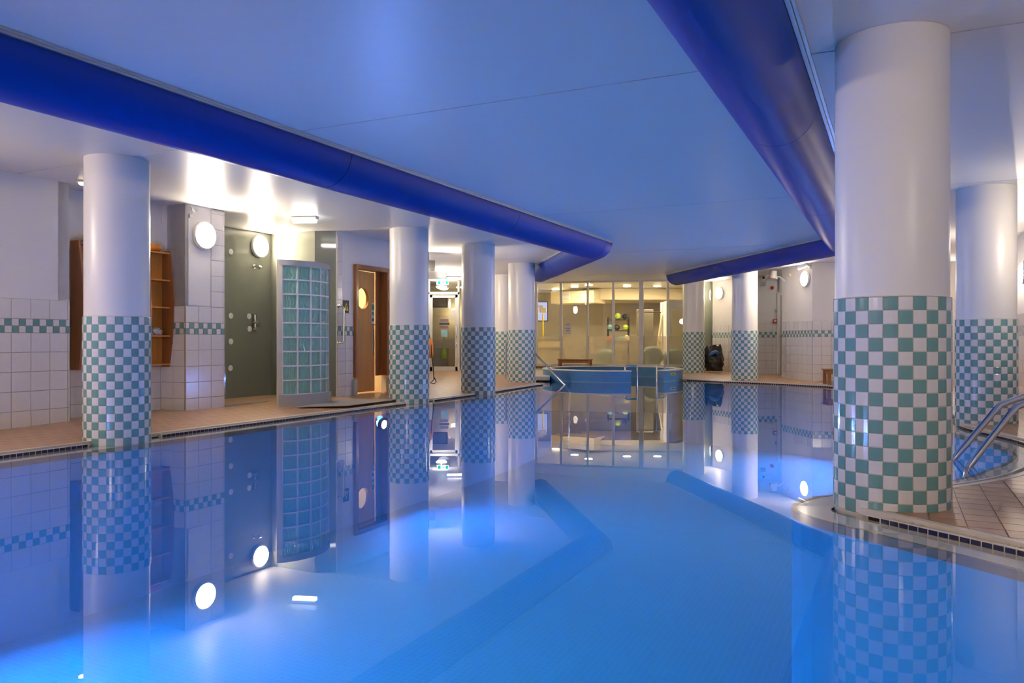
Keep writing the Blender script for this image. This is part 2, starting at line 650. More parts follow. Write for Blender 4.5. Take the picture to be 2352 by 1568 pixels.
# navy mosaic pieces on the pool face of the upstand, one by one where they show large
mos = MB().box((0, 0, 0), (0.042, 0.006, 0.022)).mesh('mosaic_tile', M_NAVY)
rest = MB()
web = MB()
acc = 0.0
OFFM = off(0.189)
nmos = 0
for i in range(NE - 1):
    a, b = OFFM[i], OFFM[i + 1]
    L = (b - a).length
    d = (b - a) / L if L > 1e-6 else Vector((1, 0))
    rz = math.atan2(d.y, d.x)
    while acc < L:
        p = a + d * acc
        acc += 0.05
        if near_col(p, 0.12):
            continue
        vis = p.y > 2.4 and abs((p.x) / p.y) < 0.72
        if not vis:
            continue
        if p.y < 8.4 and not (p.x > 2.4):
            put('mosaic_tile', mos, upstand, (p.x, p.y, 0.010), (0, 0, rz))
            nmos += 1
        else:
            rest.box((p.x, p.y, 0.010), (0.042, 0.006, 0.022), rz)
        if p.y < 9 and int(p.x * 1000) % 2 == 0:
            q = p + NRM[i] * 0.045
            web.box((q.x, q.y, 0.0), (0.008, 0.06, 0.04), rz)
    acc -= L
stuff(obj('mosaic_band', rest, M_NAVY, upstand))
stuff(obj('grating_ribs', web, M_TRIM, channel))

# the near deck: tiles built one by one
tile_n = 0
TS = 0.15


def clip_half(poly, p, n):
    out = []
    for i in range(len(poly)):
        a, b = poly[i], poly[(i + 1) % len(poly)]
        da, db = (a - p).dot(n), (b - p).dot(n)
        if da >= 0:
            out.append(a)
        if (da >= 0) != (db >= 0):
            out.append(a + (b - a) * (da / (da - db)))
    return out


deckE = off(0.308)
base_patch = MB()
for iu in range(14, 50):
    for iv in range(-6, 12):
        cu, cv = (iu + 0.5) * TS, (iv + 0.5) * TS
        c = Vector(XY(cu, cv))
        if c.y < 2.3 or c.y > 6.3 or c.x < 1.5 or c.x / c.y > 0.72:
            continue
        poly = [Vector(XY(cu + sx * (TS / 2 - 0.004), cv + sy * (TS / 2 - 0.004))) for sx, sy in ((-1, -1), (1, -1), (1, 1), (-1, 1))]
        # cut along the pool edges next to it
        for j in range(NE):
            if (deckE[j] - c).length < 0.2:
                poly = clip_half(poly, deckE[j], NRM[j])
                if len(poly) < 3:
                    break
        if len(poly) < 3:
            continue
        cc = sum(poly, Vector((0, 0))) / len(poly)
        ar = abs(sum(poly[i].cross(poly[(i + 1) % len(poly)]) for i in range(len(poly)))) / 2
        if ar < 0.0008 or inside(cc, HOLE):
            continue
        mb = MB().prism([(q.x - cc.x, q.y - cc.y) for q in poly], 0.0, 0.006)
        put('floor_tile', mb.mesh('floor_tile', random.choice(M_TERRA)), floor, (cc.x, cc.y, 0.030))
        tile_n += 1

# ------------------------------------------------------------------ underwater lamps
pool_lamps = [(3.45, 'near the left edge of the picture'), (8.3, 'below the wooden door'), (-0.5, None), (12.9, None)]


def pool_lamp(x, y, nx, ny, label, tilt=0.12):
    t = thing('underwater_lamp', label, 'pool lamp', (x, y, -0.17), math.atan2(ny, nx), 'underwater lamps in the pool wall')
    R = Matrix.Rotation(PI / 2 + tilt, 3, 'Y')
    obj('rim', MB().lathe([(0.052, -0.03), (0.066, -0.03), (0.066, 0.03), (0.052, 0.03), (0.052, -0.03)], 24, R, (0.02, 0, 0)), M_STEEL, t)
    obj('lens', MB().lathe([(0.002, 0.0), (0.050, 0.0), (0.050, 0.010), (0.002, 0.016)], 24, R, (0.02, 0, 0)), M_POOLLAMP, t)
    return t


pool_lamp(*[c for c in XY(3.35, -5.93)], UY, -UX, 'lit blue underwater lamp in left pool wall nearest the camera')
pool_lamp(*[c for c in XY(8.30, -5.93)], UY, -UX, 'lit blue underwater lamp in pool wall beside the second left column')


def edge_lamp(i, label):
    p = EDGE[i] - NRM[i] * 0.012
    pool_lamp(p.x, p.y, -NRM[i].x, -NRM[i].y, label, 0.3)


def nearest(x, y):
    return min(range(NE), key=lambda k: (EDGE[k].x - x) ** 2 + (EDGE[k].y - y) ** 2)


edge_lamp(nearest(6.15, 14.2), 'lit blue underwater lamp in right pool wall behind the big front column')
edge_lamp(nearest(6.0, 11.9), 'lit blue underwater lamp added in far right pool wall, unseen behind the big front column')  # unseen lamp added for more blue light from the pool
edge_lamp(nearest(-3.6, 2.5), 'lit blue underwater lamp added out of view in the near left pool wall')  # added outside the view to lift the blue pool light

# ------------------------------------------------------------------ ceiling
ceil = struct('ceiling', MB().box((0, 11, CEIL + 0.09), (24, 38, 0.1)), M_DARK)
ceil['label'] = 'satin white panelled ceiling'
seams = [-8.9, -4.4, 0.13, 4.70, 9.25, 13.80, 18.40, 22.9, 27.5]
for a, b in zip(seams[:-1], seams[1:]):
    mb = MB()
    mb.prism([XY(a + 0.008, -14), XY(b - 0.008, -14), XY(b - 0.008, 6), XY(a + 0.008, 6)][::-1], CEIL, CEIL + 0.03)
    obj('ceiling_panel', mb, M_CEIL, ceil)

# ------------------------------------------------------------------ blue half-round ducts
def duct_sweep(path, s0, s1, r, z=CEIL - 0.002, n=20, cap0=False, cap1=False):
    """half-round duct along a mitred plan path, cut between arc lengths s0 and s1"""
    pts = [Vector(p) for p in path]
    L = [0.0]
    for i in range(len(pts) - 1):
        L.append(L[-1] + (pts[i + 1] - pts[i]).length)
    stations = [s0] + [l for l in L[1:-1] if s0 < l < s1] + [s1]
    mb = MB()
    rings = []
    for s in stations:
        i = 0
        while i < len(pts) - 2 and s > L[i + 1] + 1e-9:
            i += 1
        p = pts[i] + (pts[i + 1] - pts[i]) * ((s - L[i]) / (L[i + 1] - L[i]))
        d0 = (pts[i + 1] - pts[i]).normalized()
        n0 = Vector((d0.y, -d0.x))
        k = 1.0
        for j in range(1, len(pts) - 1):
            if abs(s - L[j]) < 1e-6:
                da = (pts[j] - pts[j - 1]).normalized()
                db = (pts[j + 1] - pts[j]).normalized()
                na, nb = Vector((da.y, -da.x)), Vector((db.y, -db.x))
                n0 = (na + nb).normalized()
                k = 1.0 / n0.dot(na)
        rings.append([(p.x + n0.x * k * r * math.cos(a), p.y + n0.y * k * r * math.cos(a), z - r * math.sin(a)) for a in [PI * q / n for q in range(n + 1)]])
    vs = [q for R in rings for q in R]
    m = n + 1
    fs = [(i * m + k, i * m + k + 1, (i + 1) * m + k + 1, (i + 1) * m + k) for i in range(len(rings) - 1) for k in range(n)]
    fs += [tuple(range(m)), tuple(range((len(rings) - 1) * m, len(rings) * m))]
    return mb.add(vs, fs)


def duct(label, path, cuts, r, rail_side):
    base = XY(0, 0)
    t = thing('ceiling_duct', label, 'duct', (path[1][0], path[1][1], CEIL - r))
    o = Vector((path[1][0], path[1][1], CEIL - r))

    def sub(mb):
        mb.v = [tuple(Vector(v) - o) for v in mb.v]
        return mb
    for a, b in zip(cuts[:-1], cuts[1:]):
        obj('duct_section', sub(duct_sweep(path, a + 0.004, b - 0.004, r)), M_DUCT, t, smooth=True)
        if b != cuts[-1]:
            obj('joint_band', sub(duct_sweep(path, b - 0.012, b + 0.012, r - 0.006)), M_BLACK, t, smooth=True)
    for (a, b, side) in rail_side:
        d = (Vector(b) - Vector(a)).normalized()
        n = Vector((d.y, -d.x)) * side
        mb = MB()
        for w0, z0, w, h in ((r + 0.012, 0.013, 0.022, 0.026), (r + 0.034, 0.006, 0.018, 0.012)):
            p0 = Vector(a) + n * w0
            p1 = Vector(b) + n * w0
            c = (p0 + p1) / 2
            mb.box((c.x, c.y, CEIL - z0 - 0.001), ((p1 - p0).length, w, h), math.atan2(d.y, d.x))
        obj('fixing_rail', sub(mb), M_ALU, t)
    return t


lc = -4.43
La = XY(-6.0, lc)
Lb = (1.354, 12.86)
Lc = (1.354 - 0.148 * 4.9, 12.86 + 0.989 * 4.9)
d_main = (Vector(Lb) - Vector(La)).length
duct('long deep blue half-round ceiling duct on the left, bending back at its end', [La, Lb, Lc],
     [0, 3.8, 6.0 + 2.06, 6.0 + 5.39, 6.0 + 8.72, d_main - 0.25, d_main + 2.6, d_main + 4.9], 0.282,
     [(La, Lb, 1), (Lb, Lc, -1)])
rc = -0.735
Ra = XY(-6.0, rc)
Rb = (5.15, 12.20)
Rc_ = (5.15 - 0.168 * 6.9, 12.20 + 0.986 * 6.9)
d_main = (Vector(Rb) - Vector(Ra)).length
duct('deep blue half-round ceiling duct on the right beside the big front column', [Ra, Rb, Rc_],
     [0, 5.0, 6.0 + 2.32, 6.0 + 5.66, 6.0 + 9.0, d_main - 0.25, d_main + 3.8, d_main + 6.9], 0.268,
     [(Ra, Rb, 1), (Rb, Rc_, -1)])

# ------------------------------------------------------------------ columns
T = 0.07
NT = 26
DPHI = 2 * PI / NT


def column(key, label, indiv, phi0=None, par=0, ht=1.12, base=-0.03):
    x, y, R = COLS[key]
    t = thing('column', label, 'column', (x, y, 0.0), 0.0, 'checker tiled round columns')
    obj('shaft', MB().lathe([(R - 0.010, base), (R - 0.010, CEIL - 0.001)], 64), M_COLUMN, t, smooth=True)
    obj('tile_backing', MB().lathe([(R - 0.0025, base), (R - 0.0025, ht - 0.002)], 64), M_GROUT, t, smooth=True)
    g = 0.003
    tm = {}
    for nm, m in (('green', M_GREEN_TILE), ('white', M_WHITE_TILE)):
        mb = MB()
        wa = (DPHI - g / R) / 2
        aa = [-wa + 2 * wa * k / 3 for k in range(4)]
        vs = []
        for rr, hh in ((R - 0.006, (T - g) / 2), (R - 0.0015, (T - g) / 2), (R, (T - g) / 2 - 0.0025)):
            for s in (-1, 1):
                vs += [(rr * math.cos(a * (1 if rr < R else 0.97)), rr * math.sin(a * (1 if rr < R else 0.97)), s * hh) for a in aa]
        fs = [(16 + k, 17 + k, 21 + k, 20 + k) for k in range(3)]
        for l in (0, 8):
            fs += [(l + k, l + k + 1, l + 9 + k, l + 8 + k) for k in range(3)]
            fs += [(l + 4 + k, l + 12 + k, l + 13 + k, l + 5 + k) for k in range(3)]
            fs += [(l, l + 8, l + 12, l + 4), (l + 3, l + 7, l + 15, l + 11)]
        mb.add(vs, fs)
        tm[nm] = (mb, mb.mesh('tile_' + nm, m))
    rest = {'green': MB(), 'white': MB()}
    cdir = math.atan2(-y, -x)
    if phi0 is None:
        phi0 = random.uniform(-1.3, -1.1)
    for k in range(NT):
        # tiles run left to right as seen from the camera
        a = cdir + (phi0 + (k + 0.5) * DPHI)
        da = (a - cdir + PI) % (2 * PI) - PI
        for r in range(16):
            z = ht - (r + 0.5) * T
            nm = 'green' if (k + r + par) % 2 == 0 else 'white'
            if indiv and abs(da) < 1.66:
                put('tile', tm[nm][1], t, (0, 0, z), (0, 0, a))
            else:
                M = Matrix.Translation((0, 0, z)) @ Matrix.Rotation(a, 4, 'Z')
                rest[nm].add([M @ Vector(v) for v in tm[nm][0].v], tm[nm][0].f)
    for nm, m in (('green', M_GREEN_TILE), ('white', M_WHITE_TILE)):
        if rest[nm].v:
            stuff(obj('tile_field', rest[nm], m, t))
    # thin bead over the tiles
    obj('top_bead', MB().lathe([(R - 0.012, ht), (R, ht), (R - 0.002, ht + 0.004), (R - 0.012, ht + 0.006)], 64), M_WHITE_TILE, t, smooth=True)
    return t


column('E', 'big near column with sea green checker tiles beside the steel pool rails', True, -1.097, 0, 1.124)
column('A', 'checker tiled column on the far left in front of the wooden shelves', True, -1.281, 1, 1.109)
column('B', 'checker tiled column standing beside the wooden door', True, -1.2, 0)
column('C', 'checker tiled column just right of the glass corridor door', True, -1.15, 1)
column('D', 'checker tiled column beside the gym window, next to the slanting steel rail', False, -1.2, 0)
column('F', 'checker tiled column right of the black sack, second left of the front column', False, -1.25, 1)
column('G', 'checker tiled column at the right end of the gym window behind the spa', False, -1.2, 0, 1.12)
column('H', 'checker tiled column at the right edge behind the steel pool rails', True, -1.22, 1)
column('I', 'half hidden checker tiled column behind a steel hand rail post', False, -1.2, 0)

# ------------------------------------------------------------------ walls and wall tiles
UNIT = MB()
UNIT.add([(-.5, 0, -.5), (.5, 0, -.5), (.5, 0, .5), (-.5, 0, .5), (-.5, -.7, -.5), (.5, -.7, -.5), (.5, -.7, .5), (-.5, -.7, .5),
          (-.485, -1, -.485), (.485, -1, -.485), (.485, -1, .485), (-.485, -1, .485)],
         [(8, 9, 10, 11), (4, 5, 9, 8), (5, 6, 10, 9), (6, 7, 11, 10), (7, 4, 8, 11), (0, 1, 5, 4), (1, 2, 6, 5), (2, 3, 7, 6), (3, 0, 4, 7)])
ME_WT = UNIT.mesh('wall_tile_white', M_WHITE_TILE)
ME_GT = UNIT.mesh('wall_tile_green', M_GREEN_TILE)
ZB, ZC, ZT = 0.976, 1.112, 1.307        # band bottom, band top, top of the tiling
TP = 0.19


class Wall:
    """vertical wall from a to b (plan); the room lies to the right of the direction a->b"""

    def __init__(self, name, a, b, m=None, z0=-0.1, z1=CEIL, th=0.12, label=None, parent=None, holes=()):
        self.a, self.b = Vector(a), Vector(b)
        d = self.b - self.a
        self.L = d.length
        self.d = d / self.L
        self.n = Vector((self.d.y, -self.d.x))       # into the room
        self.rz = math.atan2(self.d.y, self.d.x)
        mb = MB()
        spans = []
        s = 0.0
        for (h0, h1, hz0, hz1) in sorted(holes):
            spans.append((s, h0, z0, z1))
            if hz1 < z1:
                spans.append((h0, h1, hz1, z1))
            if hz0 > z0:
                spans.append((h0, h1, z0, hz0))
            s = h1
        spans.append((s, self.L, z0, z1))
        for (s0, s1, q0, q1) in spans:
            if s1 - s0 < 1e-4:
                continue
            c = self.a + self.d * (s0 + s1) / 2 - self.n * th / 2
            mb.box((c.x, c.y, (q0 + q1) / 2), (s1 - s0, th, q1 - q0), self.rz)
        self.o = obj(name, mb, m or M_PAINT, parent)
        if parent is None:
            self.o['kind'] = 'structure'
        if label:
            self.o['label'] = label

    def at(self, s, z=0.0, out=0.0):
        p = self.a + self.d * s + self.n * out
        return (p.x, p.y, z)

    def hit(self, xpix):
        """distance along the wall and depth where the photo column xpix meets it"""
        k = (xpix - 1176.0) / F
        # a + s d = (kY, Y)
        den = self.d.x - k * self.d.y
        s = (k * self.a.y - self.a.x) / den
        return s, self.a.y + s * self.d.y

    def tile(self, s, z, w, h, green=False, mb=None):
        p = self.at(s, z, 0.0)
        if mb is None:
            put('wall_tile', ME_GT if green else ME_WT, self.o, p, (0, 0, self.rz), (w - 0.005, 0.009, h - 0.005))
        else:
            M = Matrix.Translation(p) @ Matrix.Rotation(self.rz, 4, 'Z') @ Matrix.Diagonal((w - 0.005, 0.009, h - 0.005, 1))
            mb.add([M @ Vector(v) for v in UNIT.v], UNIT.f)

    def tiles(self, s0, s1, zf=0.05, indiv=True, band_indiv=True, top=ZT, phase=0.0, skip=None):
        W_, G_ = MB(), MB()
        btop = ZT if skip else top
        c = self.at((s0 + s1) / 2, (zf - 0.03 + btop) / 2, 0.001)
        obj('tile_backing', MB().box(c, (s1 - s0, 0.006, btop - zf + 0.03), self.rz), M_WGROUT, self.o)
        # large tiles below and one row above the band
        rows = [(ZC, ZT)]
        z = ZB
        while z > zf + 0.01:
            rows.append((max(z - TP, zf - 0.03), z))
            z -= TP
        zz = ZT
        while top > zz + 0.02:
            rows.append((zz, min(zz + TP, top)))
            zz += TP
        cuts = [s0]
        s = s0 + (TP - phase if phase else TP)
        while s < s1 - 0.005:
            cuts.append(s)
            s += TP
        cuts.append(s1)
        for (q0, q1) in rows:
            for c0, c1 in zip(cuts[:-1], cuts[1:]):
                if c1 - c0 < 0.012:
                    continue
                if skip and skip((c0 + c1) / 2, (q0 + q1) / 2):
                    continue
                self.tile((c0 + c1) / 2, (q0 + q1) / 2, c1 - c0, q1 - q0, False, None if indiv else W_)
        hb = (ZC - ZB) / 2
        k = 0
        s = s0 - random.uniform(0, 0.05)
        while s < s1:
            c0, c1 = max(s, s0), min(s + hb, s1)
            if c1 - c0 > 0.01:
                for r in range(2):
                    g = (k + r) % 2 == 0
                    if skip and skip((c0 + c1) / 2, ZB + (r + .5) * hb):
                        continue
                    self.tile((c0 + c1) / 2, ZB + (r + .5) * hb, c1 - c0, hb, g, None if band_indiv else (G_ if g else W_))
            s += hb
            k += 1
        if W_.v:
            stuff(obj('wall_tile_field', W_, M_WHITE_TILE, self.o))
        if G_.v:
            stuff(obj('wall_tile_band', G_, M_GREEN_TILE, self.o))


# left side
wl1 = Wall('wall_left', XY(-6, -7.6), XY(5.22, -7.6), label='white wall tiled below, far left')
wl1.tiles(9.3, 11.22, 0.06)
wl2 = Wall('wall_left_return', XY(5.22, -7.6), XY(5.22, -8.0))
wl3 = Wall('wall_alcove', XY(5.15, -7.87), XY(6.62, -7.87), label='back wall of the shelf alcove')
wl3.tiles(0.07, 1.42, 0.08)
wl4 = Wall('wall_pillar_side', XY(6.575, -7.9), XY(6.575, -7.48), label='side of the tiled pier with the round lamp', th=0.25)
wl4.tiles(0.03, 0.42, 0.08)
wl5 = Wall('wall_pillar', XY(6.575, -7.48), XY(7.165, -7.48), label='tiled pier carrying a round lamp', th=0.3)
wl5.tiles(0.0, 0.59, 0.08, top=2.50, phase=0.0, skip=lambda s, z: z > ZT and s < 0.36)
obj('tile_backing', MB().box(wl5.at(0.485, 1.9, 0.001), (0.21, 0.006, 1.19), wl5.rz), M_WGROUT, wl5.o)
# raised blank panel on the pier
obj('wall_panel', MB().box(wl5.at(0.205, 1.83, 0.004), (0.33, 0.010, 1.02), wl5.rz), M_PAINT, wl5.o)
wl6 = Wall('wall_shower_left', XY(7.165, -7.48), XY(7.165, -8.5), M_PANEL, th=0.2)
wl7 = Wall('wall_shower_back', XY(7.1, -8.5), XY(9.1, -8.5), M_PANEL, label='grey green shower back panel')
wl8 = Wall('wall_shower_right', XY(9.07, -8.55), XY(9.07, -7.66), M_PANEL, label='glossy grey green shower side panel')
wl9 = Wall('wall_shower_corner', XY(9.07, -7.66), XY(9.23, -7.40), M_PANEL, th=0.1)
_h = Wall.__new__(Wall)
_h.a, _h.b = Vector(XY(9.23, -7.38)), Vector(XY(11.5, -7.38))
_h.L = 2.27
_h.d = (_h.b - _h.a).normalized()
d0, Yd0 = Wall.hit(_h, 812)
d1, Yd1 = Wall.hit(_h, 890)
wl10 = Wall('wall_door_side', XY(9.23, -7.38), XY(11.5, -7.38), label='white wall with the wooden door', holes=[(d0, d1, -0.1, 2.06)])
wl10.tiles(0.0, d0 - 0.005, 0.08)
for k in range(6):
    wl10.tile(0.06, ZT + (k + .5) * TP, 0.12, TP)
wl10.tiles(d1 + 0.005, 2.27, 0.08, band_indiv=True)
# corridor
wc1 = Wall('wall_corridor_left', XY(11.5, -7.38), (-2.45, 21.2), M_PAINT, label='left wall of the corridor')
# stair plinths beside the door
for (s, w) in ((d0 - 0.01, 0.07), (d1 + 0.03, 0.10)):
    obj('plinth_block', MB().box(wl10.at(s, 0.18, 0.02), (w, 0.07, 0.26), wl10.rz), M_GREY, wl10.o)

# right side
wr1 = Wall('wall_lamp_right', (5.45, 21.30), (6.10, 19.40), label='white wall with lamp behind the black sack')
wr1.tiles(0.0, wr1.L, 0.08, True, False)
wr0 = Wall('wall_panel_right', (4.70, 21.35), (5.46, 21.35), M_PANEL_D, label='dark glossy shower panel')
wr2 = Wall('wall_far_right', (6.08, 19.40), (8.4, 19.55), label='far white wall with cameras and alarms')
wr2.tiles(0.0, 0.52, 0.08, True, False)
wr3 = Wall('wall_right_side', (6.03, 17.50), (6.20, 16.18), label='white wall with round lamp on the right', th=0.3)
wr3.tiles(0.0, wr3.L, 0.07, True, False)
wr4 = Wall('wall_right_front', (6.20, 16.18), (10.0, 15.95), label='white wall above the small bench', th=0.3)
wr4.tiles(0.0, 1.6, 0.07, True, True)
wr5 = Wall('wall_right', XY(16.6, 1.72), XY(-6, 1.72), label='tiled wall at the right edge')
wr5.tiles(0.6, 5.2, 0.06, True, True)
Wall('wall_right_end', XY(19.0, 1.72), XY(16.58, 1.72), label='far end of the right wall')
wb = Wall('wall_back', XY(-4.2, 3), XY(-4.2, -9), label='wall behind the camera')

# ------------------------------------------------------------------ round bulkhead lamps
RIM = MB().lathe([(0.002, 0.0), (0.160, 0.0), (0.170, 0.008), (0.170, 0.036), (0.154, 0.046), (0.146, 0.040)], 32).mesh('rim', M_PLASTIC, True)
GLASS = MB().lathe([(0.148, 0.036), (0.142, 0.052), (0.100, 0.066), (0.004, 0.072)], 24).mesh('diffuser', M_LAMP, True)


def bulkhead(wall, s, z, label, sc=1.0):
    label = label.replace('  ', ' ')
    p = wall.at(s, z, 0.006)
    t = thing('bulkhead_lamp', label, 'wall lamp', p, wall.rz, 'round bulkhead wall lamps')
    # local y points into the wall: turn the lathe axis to -y
    for nm, me in (('rim', RIM), ('diffuser', GLASS)):
        put(nm, me, t, (0, 0, 0), (PI / 2, 0, 0), (sc, sc, sc))
    return t


s, Y = wl5.hit(466)
bulkhead(wl5, s, hz(541, Y), 'round lit lamp on the tiled pier beside the wooden shelves')
s, Y = wl7.hit(594)
bulkhead(wl7, s, hz(566, Y), 'round lit lamp on the shower wall above the shower head')
s, Y = wr1.hit(1655)
bulkhead(wr1, s, hz(673, Y), 'round lit lamp above the black sack')
s, Y = wr3.hit(1852)
bulkhead(wr3, s, hz(640, Y), 'round lit lamp on the right wall below a white camera')
bulkhead(wc1, 0.45, 2.06, 'round lit lamp at the corridor entrance, peeking past the second left column')
bulkhead(wc1, 4.0, 2.06, 'round lit lamp deep in the corridor')
for q, l in ((3.0, 'far along'), (7.8, 'small, added out of view beside the edge column on'), (14.0, 'small, added out of view near the camera on'), (17.2, 'added behind the camera on')):
    bulkhead(wr5, q, 1.9, 'round lit lamp %s the right hand wall' % l, 0.55 if q in (7.8, 14.0) else 1.0)  # all but the far one are unseen lamps added as warm fill
for q, l in ((2.0, 'added behind the camera on'), (6.0, 'added close to the camera on'), (8.6, 'added out of view on')):
    bulkhead(wl1, q, 2.0, 'round lit lamp %s the left hand wall' % l)  # unseen lamps added to bring more warm light
bulkhead(wb, 4.0, 2.0, 'round lit lamp added on the right of the unseen rear wall')  # both rear lamps are added, unseen, to light the hall from behind
bulkhead(wb, 8.0, 2.0, 'round lit lamp added on the left of the unseen rear wall')
bulkhead(wr4, 2.1, 2.05, 'round lit lamp on the far wall hidden by the big front column')


# ------------------------------------------------------------------ ceiling lights
def batten(x, y, rz, label, L=0.34):
    t = thing('tube_light', label, 'ceiling light', (x, y, CEIL - 0.002), rz)
    obj('housing', MB().rbox((0, 0, -0.02), (L, 0.10, 0.036), 0.008), M_PLASTIC, t)
    obj('diffuser', MB().rbox((0, 0, -0.055), (L * 0.92, 0.075, 0.04), 0.012), M_TUBE, t)


Yb = F * (CEIL - 0.04 - HC) / (782 - 505)
batten(px(700, Yb), Yb, -0.12, 'short lit tube light on ceiling above the glass block screen')
batten(7.2, 18.4, 1.4, 'lit tube light added on the ceiling, unseen behind the right wall', 0.5)  # unseen light added to brighten the far right wall
batten(px(1045, 19.6), 19.6, 0.15, 'lit tube light on the corridor ceiling', 0.42)
Yb = F * (CEIL - 0.02 - HC) / (782 - 420)
t = thing('downlight', 'small yellowish downlight on ceiling above the left shelf', 'ceiling light', (px(188, Yb), Yb, CEIL - 0.002))
obj('rim', MB().lathe([(0.001, -0.001), (0.05, -0.001), (0.05, -0.012), (0.036, -0.016), (0.034, -0.010)], 24), M_PLASTIC, t)
obj('bulb', MB().lathe([(0.001, -0.008), (0.033, -0.008), (0.03, -0.03), (0.012, -0.042), (0.001, -0.044)], 24), emit('warm bulb', (1, .75, .35), 5.0), t)

# ------------------------------------------------------------------ wooden wall shelves (boat shaped)
def wall_shelf(s0, s1, z0, z1, label, dep=0.17):
    c = wl3.at((s0 + s1) / 2, z0, 0.01)
    t = thing('wall_shelf', label, 'shelf', c, wl3.rz, 'boat shaped wooden wall shelves')
    w = s1 - s0
    h = z1 - z0
    # local -y is into the room
    n = 16

    def side(x, name):
        pr = []
        for k in range(n + 1):
            q = k / n
            pr.append((-(dep * 0.80 + dep * 0.42 * math.sin(PI * q)), -0.03 + (h + 0.06) * q))
        poly = [(0.0, -0.03)] + pr + [(0.0, h + 0.03)]
        mb = MB()
        N = len(poly)
        th = 0.022
        vs = [(x - th / 2, y, z) for y, z in poly] + [(x + th / 2, y, z) for y, z in poly]
        mb.add(vs, [tuple(range(N)), tuple(range(N, 2 * N))[::-1]] + [(i, (i + 1) % N, N + (i + 1) % N, N + i) for i in range(N)])
        obj(name, mb, M_WOOD, t)
    side(-w / 2, 'side_panel')
    side(w / 2, 'side_panel')
    obj('back_panel', MB().box((0, -0.006, h / 2), (w, 0.010, h)), M_WOOD_L, t)
    for q in (0.0, 0.255, 0.51, 0.755, 1.0):
        obj('shelf_board', MB().box((0, -dep * 0.45, h * q), (w - 0.022, dep * 0.85, 0.016)), M_WOOD_L, t)
    return t, c


wl3L = wl3.L
sA, _ = wl3.hit(372)
sB, _ = wl3.hit(340)
shelf2, c2 = wall_shelf(1.10, 1.42, 0.62, 1.93, 'boat shaped wooden wall shelf right of the left column')
shelf1, c1 = wall_shelf(0.27, 0.59, 0.62, 1.93, 'boat shaped wooden wall shelf left of the left column')
# towels / foam rolls on top
for (c, dx, lab) in ((c1, 0.06, 'orange foam roll on top of the shelf left of the column'), (c2, -0.06, 'orange foam roll on top of the shelf right of the column')):
    p = Vector((c[0], c[1], 0)) + Vector((wl3.d.x, wl3.d.y, 0)) * dx + Vector((wl3.n.x, wl3.n.y, 0)) * 0.08
    r = thing('foam_roll', lab, 'foam roll', (p.x, p.y, 1.941 + 0.045), wl3.rz)
    obj('roll', MB().lathe([(0.006, -0.11), (0.040, -0.11), (0.045, -0.10), (0.045, 0.10), (0.040, 0.11), (0.006, 0.11)], 20, Matrix.Rotation(PI / 2, 3, 'Y')), M_ORANGE, r, smooth=True)
    obj('core', MB().lathe([(0.001, -0.112), (0.014, -0.112), (0.014, 0.112), (0.001, 0.112)], 12, Matrix.Rotation(PI / 2, 3, 'Y')), M_BLACK, r)
# crumpled clear bag on the lower shelf
mb = MB()
prof = []
bm = bmesh.new()
bmesh.ops.create_icosphere(bm, subdivisions=3, radius=1.0)
for v in bm.verts:
    k = 1 + 0.22 * math.sin(9 * v.co.x + 4 * v.co.z) * math.cos(8 * v.co.y)
    v.co = Vector((v.co.x * 0.09 * k, v.co.y * 0.05 * k, max(v.co.z, -0.6) * 0.05 * k))
bm.verts.index_update()
mb.add([v.co for v in bm.verts], [[v.index for v in f.verts] for f in bm.faces])
bm.free()
bag = obj('plastic_bag', mb, mat('crumpled translucent plastic', (0.62, 0.55, 0.52), 0.25, noise=0.2, nscale=12), None,
          (c2[0] + wl3.n.x * 0.08, c2[1] + wl3.n.y * 0.08, 0.62 + 1.31 * 0.255 + 0.045), wl3.rz)
tag(bag, 'crumpled clear plastic bag lying on the wooden shelf', 'bag')

# wire hook on the pier
s, Y = wl5.hit(438)
zz = hz(492, Y)
hk = thing('wire_hook', 'small wire hook on the pier above the round lamp', 'hook', wl5.at(s, zz, 0.012), wl5.rz)
obj('plate', MB().rbox((0, 0, -0.02), (0.05, 0.014, 0.05), 0.004), M_PLASTIC, hk)
obj('wire', MB().tube([(0.0, -0.01, 0.0), (-0.03, -0.05, 0.03), (-0.07, -0.06, 0.07), (-0.02, -0.05, 0.05), (0.02, -0.04, 0.02), (0.05, -0.05, 0.06)], 0.004, 6), M_STEEL, hk)

# ------------------------------------------------------------------ shower fittings
s, Y = wl7.hit(583)
t = thing('wall_shower', 'chrome shower head on the grey green shower wall', 'shower head', wl7.at(s, hz(612, Y), 0.0), wl7.rz)
obj('wall_plate', MB().lathe([(0.002, 0), (0.035, 0), (0.032, 0.012), (0.002, 0.014)], 20, Matrix.Rotation(PI / 2, 3, 'X')), M_STEEL, t, smooth=True)
obj('nozzle', MB().tube([(0, 0, 0), (0, -0.05, 0.0), (0.0, -0.10, -0.01), (0, -0.15, -0.03)], [0.014, 0.018, 0.030, 0.022], 14), M_STEEL, t, smooth=True)
s, Y = wl7.hit(582)
t = thing('shower_valve', 'chrome shower valve with crossed handle below the shower head', 'shower valve', wl7.at(s, hz(740, Y), 0.0), wl7.rz)
obj('body', MB().tube([(0, -0.03, -0.11), (0, -0.03, 0.11)], 0.022, 12), M_STEEL, t, smooth=True)
obj('handle', MB().tube([(-0.09, -0.06, 0.0), (0.09, -0.06, 0.0)], 0.013, 10).tube([(0, 0, 0), (0, -0.08, 0)], 0.026, 12), M_STEEL, t, smooth=True)
obj('lower_knob', MB().lathe([(0.002, 0), (0.03, 0), (0.03, 0.03), (0.002, 0.035)], 14, Matrix.Rotation(PI / 2, 3, 'X'), (0, -0.03, -0.10)), M_STEEL, t, smooth=True)
